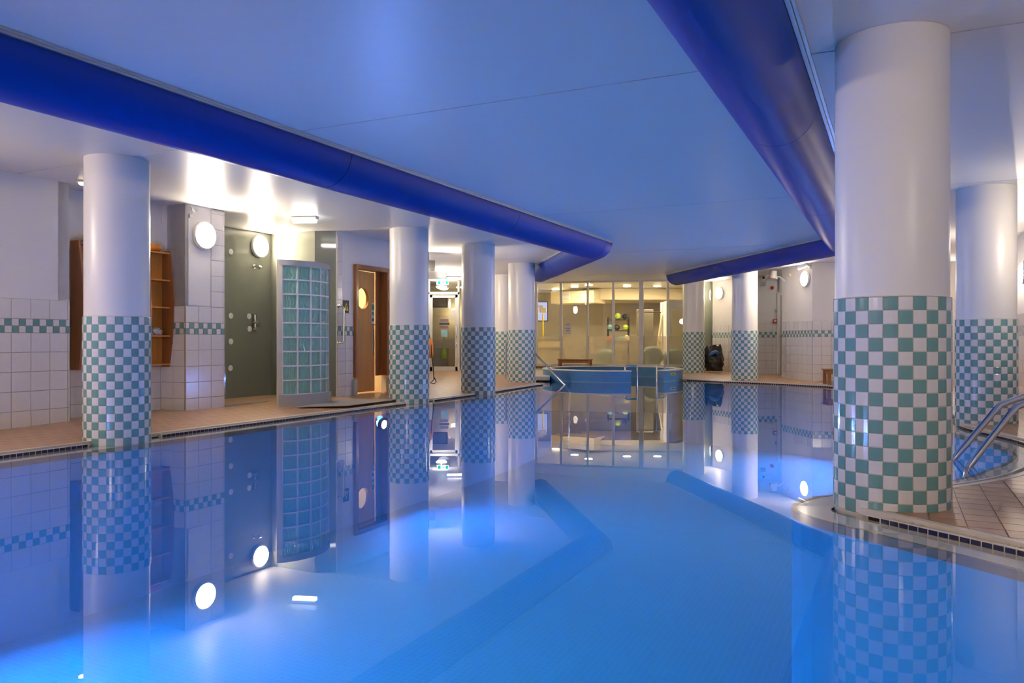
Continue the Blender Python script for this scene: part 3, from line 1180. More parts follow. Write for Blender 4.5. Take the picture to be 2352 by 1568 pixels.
DOT = MB().lathe([(0.001, 0.0), (0.042, 0.0), (0.042, 0.004), (0.001, 0.005)], 24).mesh('marker_disc', M_PLASTIC)
for i, (x, y, l) in enumerate(((530, 578, 'top white marker disc on the left of the shower wall'), (530, 725, 'second white marker disc down the left of the shower wall'),
                               (530, 784, 'third white marker disc down the left of the shower wall'), (529, 845, 'lowest white marker disc on the shower wall'),
                               (572, 726, 'white marker disc left of the upper shower valve'), (573, 755, 'white marker disc left of the lower shower valve'))):
    s, Y = wl7.hit(x)
    o = put('marker_disc', DOT, None, wl7.at(s, hz(y, Y), 0.001), (PI / 2, 0, wl7.rz))
    tag(o, l, 'marker', 'white discs on the shower wall')

# ------------------------------------------------------------------ curved glass block screen
gc = Vector((8.169, -7.571))
GR = 0.70
th0, th1 = -0.772, 0.70          # angle from the v axis
gt = thing('glass_block_screen', 'curved screen of aqua glass blocks in a grey frame before the shower', 'screen', (*XY(*gc), 0.0))
go = Vector((*XY(*gc), 0.0))


def gpt(th, r, z):
    x, y = XY(gc.x + r * math.sin(th), gc.y + r * math.cos(th))
    return (x - go.x, y - go.y, z)


def arc_box(t0, t1, r0, r1, z0, z1, n=4):
    mb = MB()
    rings = []
    vs = []
    for k in range(n + 1):
        th = t0 + (t1 - t0) * k / n
        vs += [gpt(th, r0, z0), gpt(th, r1, z0), gpt(th, r1, z1), gpt(th, r0, z1)]
    fs = [(i * 4 + k, i * 4 + (k + 1) % 4, (i + 1) * 4 + (k + 1) % 4, (i + 1) * 4 + k) for i in range(n) for k in range(4)]
    fs += [(0, 1, 2, 3), (n * 4 + 3, n * 4 + 2, n * 4 + 1, n * 4)]
    return mb.add(vs, fs)


zb0, zb1 = 0.205, 1.868
obj('base_plinth', arc_box(th0, th1 + 0.02, GR - 0.10, GR + 0.035, 0.02, zb0, 20), M_GREY, gt, smooth=True)
obj('top_rail', arc_box(th0, th1 + 0.02, GR - 0.095, GR + 0.02, zb1, 1.935, 20), M_GREY, gt, smooth=True)
obj('end_post', arc_box(th0 - 0.035, th0 + 0.055, GR - 0.15, GR + 0.015, 0.02, 1.935, 2), mat('cream post', (0.52, 0.50, 0.42), 0.5, noise=0.04), gt)
obj('end_post', arc_box(th1 - 0.005, th1 + 0.02, GR - 0.10, GR + 0.015, 0.02, 1.935, 2), M_GREY, gt)
mort = MB()
ncol, nrow = 5, 9
ta, tb = th0 + 0.065, th1 - 0.005
for i in range(ncol + 1):
    th = ta + (tb - ta) * i / ncol
    obj('mortar_joint', arc_box(th - 0.013, th + 0.013, GR - 0.08, GR + 0.004, zb0, zb1, 1), M_PLASTIC, gt)
for r in range(nrow + 1):
    z = zb0 + (zb1 - zb0) * r / nrow
    obj('mortar_bed', arc_box(ta, tb, GR - 0.08, GR + 0.003, z - 0.009, z + 0.009, 20), M_PLASTIC, gt)
dt = (tb - ta) / ncol
dz = (zb1 - zb0) / nrow
for i in range(ncol):
    for r in range(nrow):
        t0 = ta + dt * i + 0.013
        t1 = ta + dt * (i + 1) - 0.013
        z0, z1 = zb0 + dz * r + 0.009, zb0 + dz * (r + 1) - 0.009
        obj('glass_block', arc_box(t0, t1, GR - 0.07, GR - 0.012, z0, z1, 3), M_BLOCK, gt)

# low sill in front of the shower
a_, b_ = Vector(XY(7.2, -7.50)), Vector(XY(8.0, -7.55))
struct('trim_6', MB().box(((a_.x + b_.x) / 2, (a_.y + b_.y) / 2, 0.085), ((b_ - a_).length, 0.02, 0.02), math.atan2((b_ - a_).y, (b_ - a_).x)), M_GREY, 'steel floor strip at the shower entrance')
# pale mat of drain tiles on the deck
mp = [Vector(XY(*q)) for q in ((7.65, -6.75), (8.95, -7.05), (9.35, -6.35), (8.1, -6.30))]
mt = obj('floor_mat', MB().prism([(p.x - mp[0].x, p.y - mp[0].y) for p in mp], 0.0, 0.008), mat('pale grey mat', (0.42, 0.37, 0.32), 0.5, noise=0.08, nscale=6), None, (mp[0].x, mp[0].y, 0.062))
tag(mt, 'pale grey mat on the deck in front of the glass block screen', 'mat')

# ------------------------------------------------------------------ grab rail and sign beside the door
s, Y = wl10.hit(777)
za, zb_ = hz(702, Y), hz(787, Y)
t = thing('grab_rail', 'vertical steel grab rail on the tiles left of the door', 'grab rail', wl10.at(s, (za + zb_) / 2, 0.0), wl10.rz)
h = (za - zb_) / 2
path = [(0, 0, h), (0.01, -0.035, h)]
for k in range(7):
    q = k / 6 * PI / 2
    path.append((0.02 + 0.03 * math.sin(q), -0.05 - 0.01 * math.sin(q), h - 0.05 * (1 - math.cos(q))))
path += [(0.05, -0.06, 0.0)]
path2 = [(p[0], p[1], -p[2]) for p in path[::-1]]
obj('rail', MB().tube(path + path2[1:], 0.016, 12), M_STEEL, t, smooth=True)
for sg in (1, -1):
    obj('flange', MB().lathe([(0.002, 0), (0.036, 0), (0.032, 0.012), (0.002, 0.014)], 20, Matrix.Rotation(PI / 2, 3, 'X'), (0, 0, sg * h)), M_STEEL, t, smooth=True)
s, Y = wl10.hit(794)
t = thing('warning_sign', 'small dark sign with a yellow triangle left of the door', 'sign', wl10.at(s, hz(704, Y), 0.002), wl10.rz)
obj('board', MB().box((0, -0.004, 0), (0.13, 0.008, 0.19)), mat('dark brown sign board', (0.05, 0.04, 0.03), 0.5, noise=0.1), t)
obj('triangle', MB().add([(-0.05, -0.009, -0.06), (0.05, -0.009, -0.06), (0, -0.009, 0.06), (-0.05, -0.011, -0.06), (0.05, -0.011, -0.06), (0, -0.011, 0.06)],
                         [(0, 1, 2), (3, 5, 4), (0, 3, 4, 1), (1, 4, 5, 2), (2, 5, 3, 0)]), M_YELLOW, t)
obj('mark', MB().box((0, -0.012, -0.005), (0.012, 0.003, 0.05)).box((0, -0.012, -0.044), (0.012, 0.003, 0.012)), M_BLACK, t)

# ------------------------------------------------------------------ wooden door, ajar
dw = d1 - d0
door = thing('door_1', 'honey coloured wooden door standing ajar, with an oval looking round window', 'door', wl10.at(d0, 0.08, 0.0), wl10.rz)
door['kind'] = 'structure'
DT = 2.06 - 0.08
fw = 0.07
fr = MB()
obj('frame_jamb', MB().rbox((fw / 2, 0.03, (DT + 0.26) / 2), (fw, 0.16, DT - 0.26), 0.008), M_WOOD, door)
obj('frame_jamb', MB().rbox((dw - fw / 2, 0.03, (DT + 0.26) / 2), (fw, 0.16, DT - 0.26), 0.008), M_WOOD, door)
obj('frame_head', MB().rbox((dw / 2, 0.03, DT - fw / 2), (dw, 0.165, fw), 0.008), M_WOOD, door)
obj('frame_lining', MB().box((dw - fw - 0.05, 0.10, (DT - 0.07 + 0.26) / 2), (0.13, 0.02, DT - 0.07 - 0.26)), M_WOOD, door)
# leaf hinged on the left jamb, opened into the room behind
leaf = put('door_leaf', None, door, (fw, 0.07, 0.02), (0, 0, math.radians(4)))
lw, lh = 0.59, DT - fw - 0.03
wz, wr = lh * 0.775, 0.175
wx = lw * 0.42
lf = MB()
N = 40
# leaf faces with a round hole: ring of quads between hole and rectangle outline
rect = []
for k in range(N):
    a = 2 * PI * k / N
    dx, dz_ = math.cos(a), math.sin(a)
    tx = ((lw - wx) if dx > 0 else wx) / abs(dx) if abs(dx) > 1e-6 else 1e9
    tz = ((lh - wz) if dz_ > 0 else wz) / abs(dz_) if abs(dz_) > 1e-6 else 1e9
    tt = min(tx, tz)
    rect.append((wx + dx * tt, wz + dz_ * tt))
# snap nearest samples to the corners
for cx, cz in ((0, 0), (lw, 0), (lw, lh), (0, lh)):
    k = min(range(N), key=lambda j: (rect[j][0] - cx) ** 2 + (rect[j][1] - cz) ** 2)
    rect[k] = (cx, cz)
circ = [(wx + wr * math.cos(2 * PI * k / N), wz + wr * math.sin(2 * PI * k / N)) for k in range(N)]
vs = []
for y in (-0.02, 0.02):
    vs += [(p[0], y, p[1]) for p in circ] + [(p[0], y, p[1]) for p in rect]
fs = []
for k in range(N):
    j = (k + 1) % N
    fs += [(k, j, N + j, N + k), (2 * N + k, 3 * N + k, 3 * N + j, 2 * N + j), (k, 2 * N + k, 2 * N + j, j), (N + k, N + j, 3 * N + j, 3 * N + k)]
lf.add(vs, fs)
obj('leaf_board', lf, M_WOOD_L, leaf)
RX = Matrix.Rotation(PI / 2, 3, 'X')
obj('window_ring', MB().lathe([(wr - 0.01, -0.026), (wr + 0.012, -0.026), (wr + 0.012, 0.026), (wr - 0.01, 0.026), (wr - 0.01, -0.026)], 40, RX, (wx, 0, wz)), M_WOOD_L, leaf, smooth=True)
obj('window_pane', MB().lathe([(0.001, -0.003), (wr, -0.003), (wr, 0.003), (0.001, 0.003)], 40, RX, (wx, 0, wz)), M_GLASS, leaf)
st = MB().box((lw - 0.055, -0.022, lh * 0.655), (0.07, 0.003, 0.33))
obj('door_sticker', st, mat('white sticker', (0.75, 0.76, 0.70), 0.4, noise=0.03), leaf)
GM = mat('sign green', (0.02, 0.28, 0.13), 0.4, noise=0.05)
obj('sticker_print', MB().box((lw - 0.055, -0.0245, lh * 0.655 + 0.10), (0.055, 0.002, 0.09)).box((lw - 0.055, -0.0245, lh * 0.655 + 0.0), (0.045, 0.002, 0.05)), GM, leaf)
obj('sticker_symbol', MB().lathe([(0.001, -0.001), (0.026, -0.001), (0.026, 0.001), (0.001, 0.001)], 20, RX, (lw - 0.055, -0.0245, lh * 0.655 - 0.10)), mat('sign blue', (0.02, 0.06, 0.35), 0.4, noise=0.05), leaf)
obj('push_plate', MB().rbox((lw - 0.035, -0.022, lh * 0.41), (0.045, 0.004, 0.42), 0.002), M_STEEL, leaf)
obj('lever', MB().tube([(lw - 0.05, -0.02, lh * 0.56), (lw - 0.05, -0.06, lh * 0.56), (lw + 0.01, -0.06, lh * 0.56)], 0.009, 8), M_STEEL, leaf)
# the lit changing room behind the door
q0, q1 = Vector(XY(8.9, -7.5)), Vector(XY(11.4, -7.5))
Wall('wall_changing_back', XY(9.1, -9.6), XY(11.9, -9.6), M_CREAM, label='cream wall of the changing room seen through the door')
Wall('wall_changing_side', XY(11.45, -7.5), XY(11.45, -9.8), M_CREAM, label='side wall of the changing room').o.rotation_euler
Wall('wall_changing_near', XY(9.12, -9.7), XY(9.12, -8.6), M_CREAM)
b = XY(10.2, -8.6)
t = thing('changing_room_light', 'lit ceiling light inside the changing room behind the door', 'ceiling light', (b[0], b[1], CEIL - 0.002))
obj('housing', MB().lathe([(0.001, 0), (0.16, 0), (0.16, -0.03), (0.14, -0.034), (0.14, -0.02)], 24), M_PLASTIC, t)
obj('diffuser', MB().lathe([(0.001, -0.02), (0.14, -0.02), (0.12, -0.05), (0.001, -0.06)], 24), M_DOWN, t)

# ------------------------------------------------------------------ corridor end: glass door and shop
YD = 21.2
xd0, xd1 = px(983, YD), px(1056, YD)
fz0 = 0.08
dtop = hz(676, YD)
M_SHOP = mat('cream shop wall', (0.78, 0.70, 0.50), 0.6, noise=0.04)
t = thing('door_2', 'pale framed glass door at the end of the corridor', 'door', (xd0, YD, fz0))
t['kind'] = 'structure'
wd = xd1 - xd0
hd = dtop - fz0
jw = 0.055
for xx in (jw / 2, wd - jw / 2):
    obj('frame_jamb', MB().rbox((xx, 0, (CEIL - fz0) / 2), (jw, 0.10, CEIL - fz0), 0.006), M_ALUPAINT, t)
obj('frame_head', MB().rbox((wd / 2, 0, hd + 0.03), (wd, 0.10, 0.07), 0.006), M_ALUPAINT, t)
lf = put('glass_leaf', None, t, (jw, 0.01, 0))
lw2 = wd - 2 * jw
obj('stile', MB().rbox((0.035, 0, hd / 2), (0.07, 0.05, hd), 0.006), M_ALUPAINT, lf)
obj('stile', MB().rbox((lw2 - 0.035, 0, hd / 2), (0.07, 0.05, hd), 0.006), M_ALUPAINT, lf)
obj('top_rail', MB().rbox((lw2 / 2, 0, hd - 0.045), (lw2, 0.05, 0.09), 0.006), M_ALUPAINT, lf)
obj('bottom_rail', MB().rbox((lw2 / 2, 0, 0.06), (lw2, 0.05, 0.12), 0.006), M_ALUPAINT, lf)
obj('pane', MB().box((lw2 / 2, 0, hd / 2), (lw2 - 0.12, 0.008, hd - 0.2)), M_GLASS, lf)
obj('frosted_band', MB().box((lw2 / 2, -0.007, hz(790, YD) - fz0), (lw2 - 0.14, 0.003, 0.24)), M_FROST, lf)
obj('pull_handle', MB().tube([(lw2 - 0.035, -0.02, 1.25), (lw2 - 0.035, -0.08, 1.22), (lw2 - 0.035, -0.08, 0.92), (lw2 - 0.035, -0.02, 0.89)], 0.012, 8), M_STEEL, lf)
obj('lock', MB().rbox((lw2 - 0.035, -0.03, 0.70), (0.04, 0.012, 0.09), 0.004), M_STEEL, lf)
# decals on the pane: a cup cake like drawing
zc = hz(745, YD) - fz0
obj('decal_cup', MB().box((lw2 * 0.52, -0.008, zc - 0.24), (0.17, 0.003, 0.19)), mat('pale aqua decal', (0.32, 0.58, 0.58), 0.5, noise=0.05), lf)
obj('decal_stripe', MB().box((lw2 * 0.52, -0.008, zc + 0.02), (0.27, 0.003, 0.06)), mat('slate decal', (0.06, 0.08, 0.08), 0.5, noise=0.05), lf)
obj('decal_swirl', MB().box((lw2 * 0.50, -0.008, zc - 0.07), (0.23, 0.003, 0.07)).box((lw2 * 0.52, -0.008, zc + 0.11), (0.22, 0.003, 0.08)), mat('mauve decal', (0.28, 0.16, 0.19), 0.5, noise=0.1), lf)
obj('decal_disc', MB().lathe([(0.001, 0), (0.15, 0), (0.15, 0.003), (0.001, 0.003)], 24, RX, (lw2 * 0.84, -0.006, zc + 0.25)), mat('cream decal', (0.72, 0.62, 0.42), 0.5, noise=0.04), lf)
# transom and side light
obj('transom_pane', MB().box((wd / 2, 0.0, (hd + 0.065 + CEIL - fz0) / 2), (wd - 0.1, 0.008, CEIL - fz0 - hd - 0.065)), M_GLASS, t)
w1 = Wall('wall_corridor_end', (xd1, YD), (-0.02, YD + 0.1), M_PAINT, label='white wall at the corridor end', holes=[(0.0, 0.35, 0.1, CEIL)])
obj('side_light_pane', MB().box((xd1 + 0.18, YD + 0.02, 1.3), (0.35, 0.01, 2.4)), M_GLASS, w1.o)
Wall('wall_corridor_step', (-0.02, YD + 0.1), (0.66, 21.6), M_PAINT)
# shop room behind
Wall('wall_shop_back', (-4.2, 24.2), (0.2, 24.2), M_SHOP, label='cream back wall of the shop')
Wall('wall_shop_left', (-3.1, 21.2), (-3.1, 24.4), M_SHOP)
Wall('wall_shop_right', (0.1, 24.3), (0.1, 21.5), M_SHOP)
Wall('wall_corridor_fill', (-3.2, YD), (xd0, YD), M_PAINT)
cn = thing('shop_counter', 'grey shop counter behind the glass corridor door', 'counter', (px(1000, 23.2), 23.2, 0.08))
obj('front_panel', MB().rbox((0.0, 0, 0.36), (0.75, 0.5, 0.72), 0.01), M_GREY, cn)
obj('top', MB().rbox((0.0, 0, 0.74), (0.82, 0.56, 0.04), 0.01), M_CREAM, cn)
vs_ = thing('lime_vest', 'lime yellow vest hanging behind the glass corridor door', 'vest', (px(1020, 22.6), 22.6, 0.36))
obj('body', MB().lathe([(0.02, 0.0), (0.07, 0.02), (0.085, 0.15), (0.06, 0.30), (0.09, 0.42), (0.04, 0.5), (0.02, 0.52)], 12, Matrix.Diagonal((1, 0.35, 1))), M_LIME, vs_, smooth=True)
obj('stand', MB().tube([(0, 0.06, -0.275), (0, 0.06, 0.60), (0, 0.0, 0.62)], 0.012, 8), M_STEEL, vs_)
obj('hanger', MB().tube([(0, 0, 0.50), (0, 0, 0.60), (0.03, 0, 0.63)], 0.006, 6), M_STEEL, vs_)
# slatted display boards with goods
sb = thing('slat_board', 'slatted display board on the shop wall behind the glass door', 'display board', (px(1003, 24.0), 24.18, 0.85))
for k in range(6):
    obj('slat', MB().box((0, 0, 0.08 + 0.16 * k), (0.75, 0.03, 0.15)), M_CREAM, sb)
ds = thing('display_screen', 'dark picture board high on the shop wall', 'board', (px(1003, 23.9), 24.175, 1.95))
obj('frame', MB().rbox((0, 0, 0.15), (0.62, 0.04, 0.36), 0.008), M_BLACK, ds)
obj('picture', MB().box((0, -0.022, 0.15), (0.56, 0.006, 0.30)), mat('dark mottled picture', (0.14, 0.12, 0.11), 0.4, noise=0.6, nscale=9), ds)
sl = thing('shop_wall_lamp', 'bright lamp on the shop wall behind the corridor door', 'wall lamp', (px(1046, 24.0), 24.05, 1.62))
obj('bracket', MB().rbox((0, 0.02, 0.12), (0.1, 0.06, 0.1), 0.01), M_PLASTIC, sl)
obj('shade', MB().lathe([(0.02, 0.0), (0.12, 0.02), (0.14, 0.12), (0.12, 0.24), (0.02, 0.27)], 24, None, (0, -0.12, 0)), emit('warm shop lamp', (1.0, .78, .45), 7.0), sl, smooth=True)

# exit sign and dome lamp in the corridor
ex = thing('exit_sign', 'lit green and white exit sign box hanging before the corridor door', 'exit sign', (px(1017, 20.6), 20.6, hz(649, 20.6)))
obj('box', MB().rbox((0, 0, 0), (0.33, 0.06, 0.12), 0.006), M_PLASTIC, ex)
obj('panel', MB().box((0, -0.032, 0), (0.31, 0.006, 0.105)), emit('lit exit white', (0.80, 1.0, 0.92), 2.4), ex)
obj('pictogram', MB().box((-0.09, -0.037, 0), (0.07, 0.004, 0.08)).box((0.02, -0.037, 0), (0.06, 0.004, 0.02)).box((0.11, -0.037, 0), (0.06, 0.004, 0.08)), emit('lit exit green', (0.03, 0.7, 0.40), 1.3), ex)
dm = thing('dome_lamp', 'round lit lamp hanging below the exit sign in the corridor', 'ceiling light', (px(1014, 20.9), 20.9, hz(659, 20.9)))
obj('dome', MB().lathe([(0.001, -0.05), (0.10, -0.035), (0.14, 0.0), (0.14, 0.02), (0.001, 0.02)], 28), M_TUBE, dm, smooth=True)
obj('stem', MB().tube([(0, 0, 0.02), (0, 0, CEIL - hz(659, 20.9))], 0.012, 8), M_PLASTIC, dm)
# wedge speaker on the wall end, rescue bag
sp = thing('wall_speaker', 'black wedge shaped speaker under the ceiling past the second left column', 'speaker', (px(988, 14.2), 14.2, hz(610, 14.2)), 0.2)
obj('cabinet', MB().prism([(-0.07, -0.06), (0.08, -0.05), (0.05, 0.08), (-0.07, 0.08)], -0.09, 0.09), M_BLACK, sp)
obj('bracket', MB().tube([(-0.03, 0.03, 0.08), (-0.03, 0.03, CEIL - hz(610, 14.2))], 0.012, 8), M_BLACK, sp)
rb = thing('rescue_bag', 'orange rescue bag with black strap hanging past the second left column', 'rescue bag', (px(987, 14.6), 14.6, hz(822, 14.6)))
obj('bag', MB().lathe([(0.02, 0.0), (0.055, 0.01), (0.066, 0.08), (0.066, 0.26), (0.045, 0.36), (0.02, 0.38)], 18), M_ORANGE, rb, smooth=True)
obj('strap', MB().tube([(-0.04, 0, 0.56), (0, -0.02, 0.40), (0.03, -0.05, 0.25), (0.05, -0.07, 0.0), (0.075, -0.07, -0.2), (0.085, -0.06, -0.40)], 0.010, 6)
    .tube([(0.085, -0.06, -0.40), (0.02, -0.07, -0.46), (0.10, -0.10, -0.47), (0.13, -0.06, -0.44), (0.09, -0.05, -0.36)], 0.009, 6), M_BLACK, rb)

# ------------------------------------------------------------------ raised step and gym front
GL, GRt = Vector((0.66, 21.60)), Vector((4.72, 20.55))
gd = (GRt - GL).normalized()
gn = Vector((gd.y, -gd.x))
grz = math.atan2(gd.y, gd.x)
step = MB()
poly = [(-0.2, 17.6), (0.35, 17.1), (0.9, 17.2), (0.95, 19.0), (1.6, 20.1), (3.0, 20.1), (4.0, 19.2), (4.5, 19.4), (4.72, 20.55), (0.66, 21.6), (-0.2, 21.4)]
step = struct('trim_7', MB().prism([(0.40, 17.3), (0.82, 17.15), (0.95, 19.2), (1.6, 20.15), (3.0, 20.15), (3.9, 19.4), (4.35, 19.6), (4.72, 20.5), (0.66, 21.5), (0.1, 21.0)], 0.03, 0.11), M_TRIM, 'low tiled step around the spa')
struct('trim_8', MB().box((*( (GL + GRt) / 2 - gn * 0.02), 0.115), ((GRt - GL).length, 0.10, 0.24), grz), M_BROWN_TILE, 'brown tiled plinth below the gym window')
gw = thing('window_1', 'wide gym window with pale frames and frosted lower panes', 'window', (GL.x, GL.y, 0.0), grz)
gw['kind'] = 'structure'
LG = (GRt - GL).length
zb_, zt_ = 0.225, CEIL - 0.02


def gs(xp):
    k = (xp - 1176.0) / F
    s = (k * GL.y - GL.x) / (gd.x - k * gd.y)
    return s, GL.y + s * gd.y


posts = [(1233, 0.05), (1289, 0.06), (1350, 0.055), (1409, 0.065), (1473, 0.12), (1534, 0.065), (1600, 0.06)]
ss = []
for xp, w in posts:
    s, Y = gs(xp)
    s = max(0.03, min(LG - 0.03, s))
    ss.append((s, w))
    obj('mullion', MB().rbox((s, 0, (zb_ + zt_) / 2), (w, 0.09, zt_ - zb_), 0.006), M_ALUPAINT, gw)
obj('sill_rail', MB().rbox((LG / 2, -0.01, zb_ + 0.01), (LG, 0.12, 0.07), 0.006), M_ALUPAINT, gw)
obj('head_rail', MB().rbox((LG / 2, 0, zt_ + 0.0), (LG, 0.09, 0.05), 0.006), M_ALUPAINT, gw)
zfr = hz(772, 21.1)
for (a, wa), (b, wb2) in zip(ss[:-1], ss[1:]):
    c = (a + b) / 2
    w = b - a - (wa + wb2) / 2
    obj('upper_pane', MB().box((c, 0, (zfr + zt_) / 2), (w, 0.008, zt_ - zfr)), M_GLASS, gw)
    obj('frosted_pane', MB().box((c, 0, (zb_ + zfr) / 2), (w, 0.008, zfr - zb_)), M_FROST, gw)
# notice sheet taped on the glass
s, Y = gs(1304)
zn = hz(754, Y)
no = thing('notice_sheet', 'white notice sheet taped on the gym window above the bench', 'notice', (GL.x + gd.x * s + gn.x * 0.012, GL.y + gd.y * s + gn.y * 0.012, zn), grz)
obj('sheet', MB().box((0, 0, 0), (0.19, 0.003, 0.31)), mat('paper', (0.80, 0.72, 0.62), 0.6, noise=0.02), no)
obj('printed_lines', MB().box((0, -0.003, 0.11), (0.08, 0.002, 0.012)).box((0, -0.003, 0.0), (0.13, 0.002, 0.012)).box((0, -0.003, -0.055), (0.09, 0.002, 0.012)), mat('grey print', (0.25, 0.20, 0.17), 0.6, noise=0.1), no)

# gym room
XL, XR, YB = 0.0, 8.0, 26.6
Wall('wall_gym_back', (XL, YB), (XR, YB), M_GREYWALL, label='grey back wall of the gym')
Wall('wall_gym_left', (0.10, 21.5), (XL, YB), M_GREYWALL)
Wall('wall_gym_right', (5.9, YB), (5.46, 21.5), M_CREAM, label='cream side wall of the gym')
Wall('wall_gym_corner', (4.72, 21.35), (4.74, 20.50), M_PAINT, th=0.06)
struct('trim_9', MB().box((3.0, 24.0, 0.11), (6.6, 5.4, 0.05)), M_CREAM, 'pale floor of the gym')
# dropped soffit with vents
so = thing('soffit', 'cream box soffit with two vents below the gym ceiling', 'soffit', (1.9, 24.2, 2.05), -0.55)
obj('box', MB().rbox((0, 0.3, 0.19), (1.5, 0.8, 0.38), 0.01), M_CREAM, so)
for xx in (-0.2, 0.45):
    v = obj('vent', MB().rbox((xx, -0.105, 0.22), (0.26, 0.02, 0.26), 0.005), M_PLASTIC, so)
    for k in range(6):
        obj('slat', MB().box((xx, -0.118, 0.12 + 0.04 * k), (0.22, 0.01, 0.012)), M_GREY, v)
struct('trim_10', MB().box((4.1, 25.3, 2.33), (3.6, 2.4, 0.34)), M_CREAM, 'cream bulkhead of the gym ceiling')
for i, (xp, Y, l) in enumerate(((1276, 24.6, 'left of the soffit'), (1320, 23.3, 'above the soffit'), (1352, 22.5, 'nearest the window mullion'), (1440, 23.0, 'right of the soffit'), (1510, 23.0, 'above the white cabinet'))):
    t = thing('gym_downlight', 'round lit downlight in the gym ceiling %s' % l, 'ceiling light', (px(xp, Y), Y, CEIL - 0.002), 0, 'gym downlights')
    obj('rim', MB().lathe([(0.001, 0), (0.13, 0), (0.13, -0.012), (0.11, -0.014), (0.11, -0.006)], 24), M_PLASTIC, t)
    obj('lens', MB().lathe([(0.001, -0.006), (0.11, -0.006), (0.10, -0.02), (0.001, -0.022)], 24), M_DOWN, t)
tv = thing('television', 'lit television on the gym wall at the left of the window', 'television', (px(1238, 26.2), 26.565, hz(714, 26.2)))
obj('casing', MB().rbox((0, 0, 0), (0.62, 0.06, 0.66), 0.01), M_BLACK, tv)
m_tv = mat('lit screen picture', (0.1, 0.1, 0.2), 0.4, noise=0.3, nscale=5, emis=(0.42, 0.44, 0.75), estr=0.8)
obj('screen', MB().box((0, -0.033, 0), (0.58, 0.006, 0.62)), m_tv, tv)
ps = thing('reflected_stand', 'slim yellow pole with cream head, built for a reflection in the gym window', 'reflection', (px(1247, 23.0), 23.0, 0.13))  # solid shape put in for a reflection in the window glass
obj('pole', MB().tube([(0, 0, 0), (0, 0, 1.55)], 0.022, 8), M_YELLOW, ps)
obj('head', MB().rbox((0, 0, 1.66), (0.20, 0.10, 0.14), 0.02).rbox((-0.06, 0, 1.77), (0.14, 0.06, 0.06), 0.01), M_CREAM, ps)
obj('foot', MB().rbox((0, 0, 0.02), (0.3, 0.3, 0.04), 0.01), M_BLACK, ps)
rl = thing('ledge_rail', 'dark equipment ledge along the gym wall under the television', 'ledge', (px(1260, 26.2), 26.44, hz(781, 26.2)))
obj('board', MB().rbox((0, 0, 0), (1.2, 0.3, 0.05), 0.01), M_BLACK, rl)
obj('upstand', MB().box((0, 0.0, -0.12), (1.1, 0.2, 0.2)), M_CREAM, rl)
# ball and weight rack
rk = thing('weight_rack', 'black rack for medicine balls behind the gym window', 'rack', (px(1420, 24.5), 24.5, 0.13))
for xx in (-0.32, 0.32):
    obj('upright', MB().rbox((xx, 0, 0.75), (0.05, 0.08, 1.5), 0.008), M_BLACK, rk)
for z in (0.35, 0.72, 1.08, 1.42):
    obj('tray', MB().rbox((0, 0, z), (0.70, 0.26, 0.03), 0.006), M_BLACK, rk)
BALLS = [(-0.26, 1.19, 0.09, M_BALL, 'aqua'), (-0.02, 1.53, 0.10, M_LIME, 'lime green, topmost'), (0.22, 1.18, 0.095, M_LIME, 'lime green, lower right'), (-0.04, 1.18, 0.085, M_BLACK, 'black, middle'),
         (0.03, 0.83, 0.095, M_BALL, 'aqua, below the black one'), (-0.27, 0.83, 0.085, M_RED, 'red'), (0.26, 0.84, 0.10, M_CREAM, 'cream'), (0.20, 1.52, 0.085, M_BLACK, 'black, topmost')]
for (xx, z, r, m, l) in BALLS:
    b = thing('medicine_ball', 'medicine ball on the gym rack: %s' % l, 'ball', (px(1420, 24.5) + xx, 24.45, 0.13 + z), 0, 'medicine balls on the rack')
    prof = [(0.001, -r)] + [(r * math.cos(a), r * math.sin(a)) for a in [(-80 + 20 * k) * PI / 180 for k in range(9)]] + [(0.001, r)]
    obj('ball', MB().lathe(prof, 20), m, b, smooth=True)
    obj('seam', MB().lathe([(r * 0.99, -0.006), (r * 1.012, -0.004), (r * 1.012, 0.004), (r * 0.99, 0.006)], 20), M_BLACK, b)
for (xp, Y, r, l) in ((1391, 21.9, 0.27, 'aqua exercise ball behind the frosted pane left of centre'), (1496, 21.5, 0.31, 'aqua exercise ball behind the frosted pane next to the white cabinet'), (1546, 21.25, 0.27, 'dark aqua exercise ball at the right end of the gym window')):
    b = thing('exercise_ball', l, 'ball', (px(xp, Y), Y, 0.136 + r), 0, 'large exercise balls')
    prof = [(0.001, -r)] + [(r * math.cos(a), r * math.sin(a)) for a in [(-84 + 12 * k) * PI / 180 for k in range(15)]] + [(0.001, r)]
    obj('ball', MB().lathe(prof, 32), M_BALL, b, smooth=True)
    obj('valve', MB().lathe([(0.001, r * 0.995), (0.012, r * 0.995), (0.012, r + 0.006), (0.001, r + 0.006)], 10), M_BLACK, b)
cb = thing('tall_cabinet', 'tall white cabinet with panelled door behind the right gym pane', 'cabinet', (px(1552, 22.6), 22.6, 0.13))
obj('body', MB().rbox((0, 0, 0.95), (0.62, 0.5, 1.9), 0.01), M_PLASTIC, cb)
dr = obj('door', MB().rbox((0, -0.26, 0.95), (0.50, 0.03, 1.72), 0.006), M_PLASTIC, cb)
obj('door_panel', MB().rbox((0, -0.28, 0.95), (0.34, 0.012, 1.45), 0.004), M_CREAM, dr)
obj('handle', MB().tube([(-0.2, -0.28, 0.95), (-0.2, -0.31, 0.97), (-0.2, -0.31, 1.1), (-0.2, -0.28, 1.12)], 0.008, 8), M_STEEL, dr)
cm = thing('arm_machine', 'exercise machine with a long curved cream arm behind the gym window', 'exercise machine', (px(1516, 22.9), 22.9, 0.13))
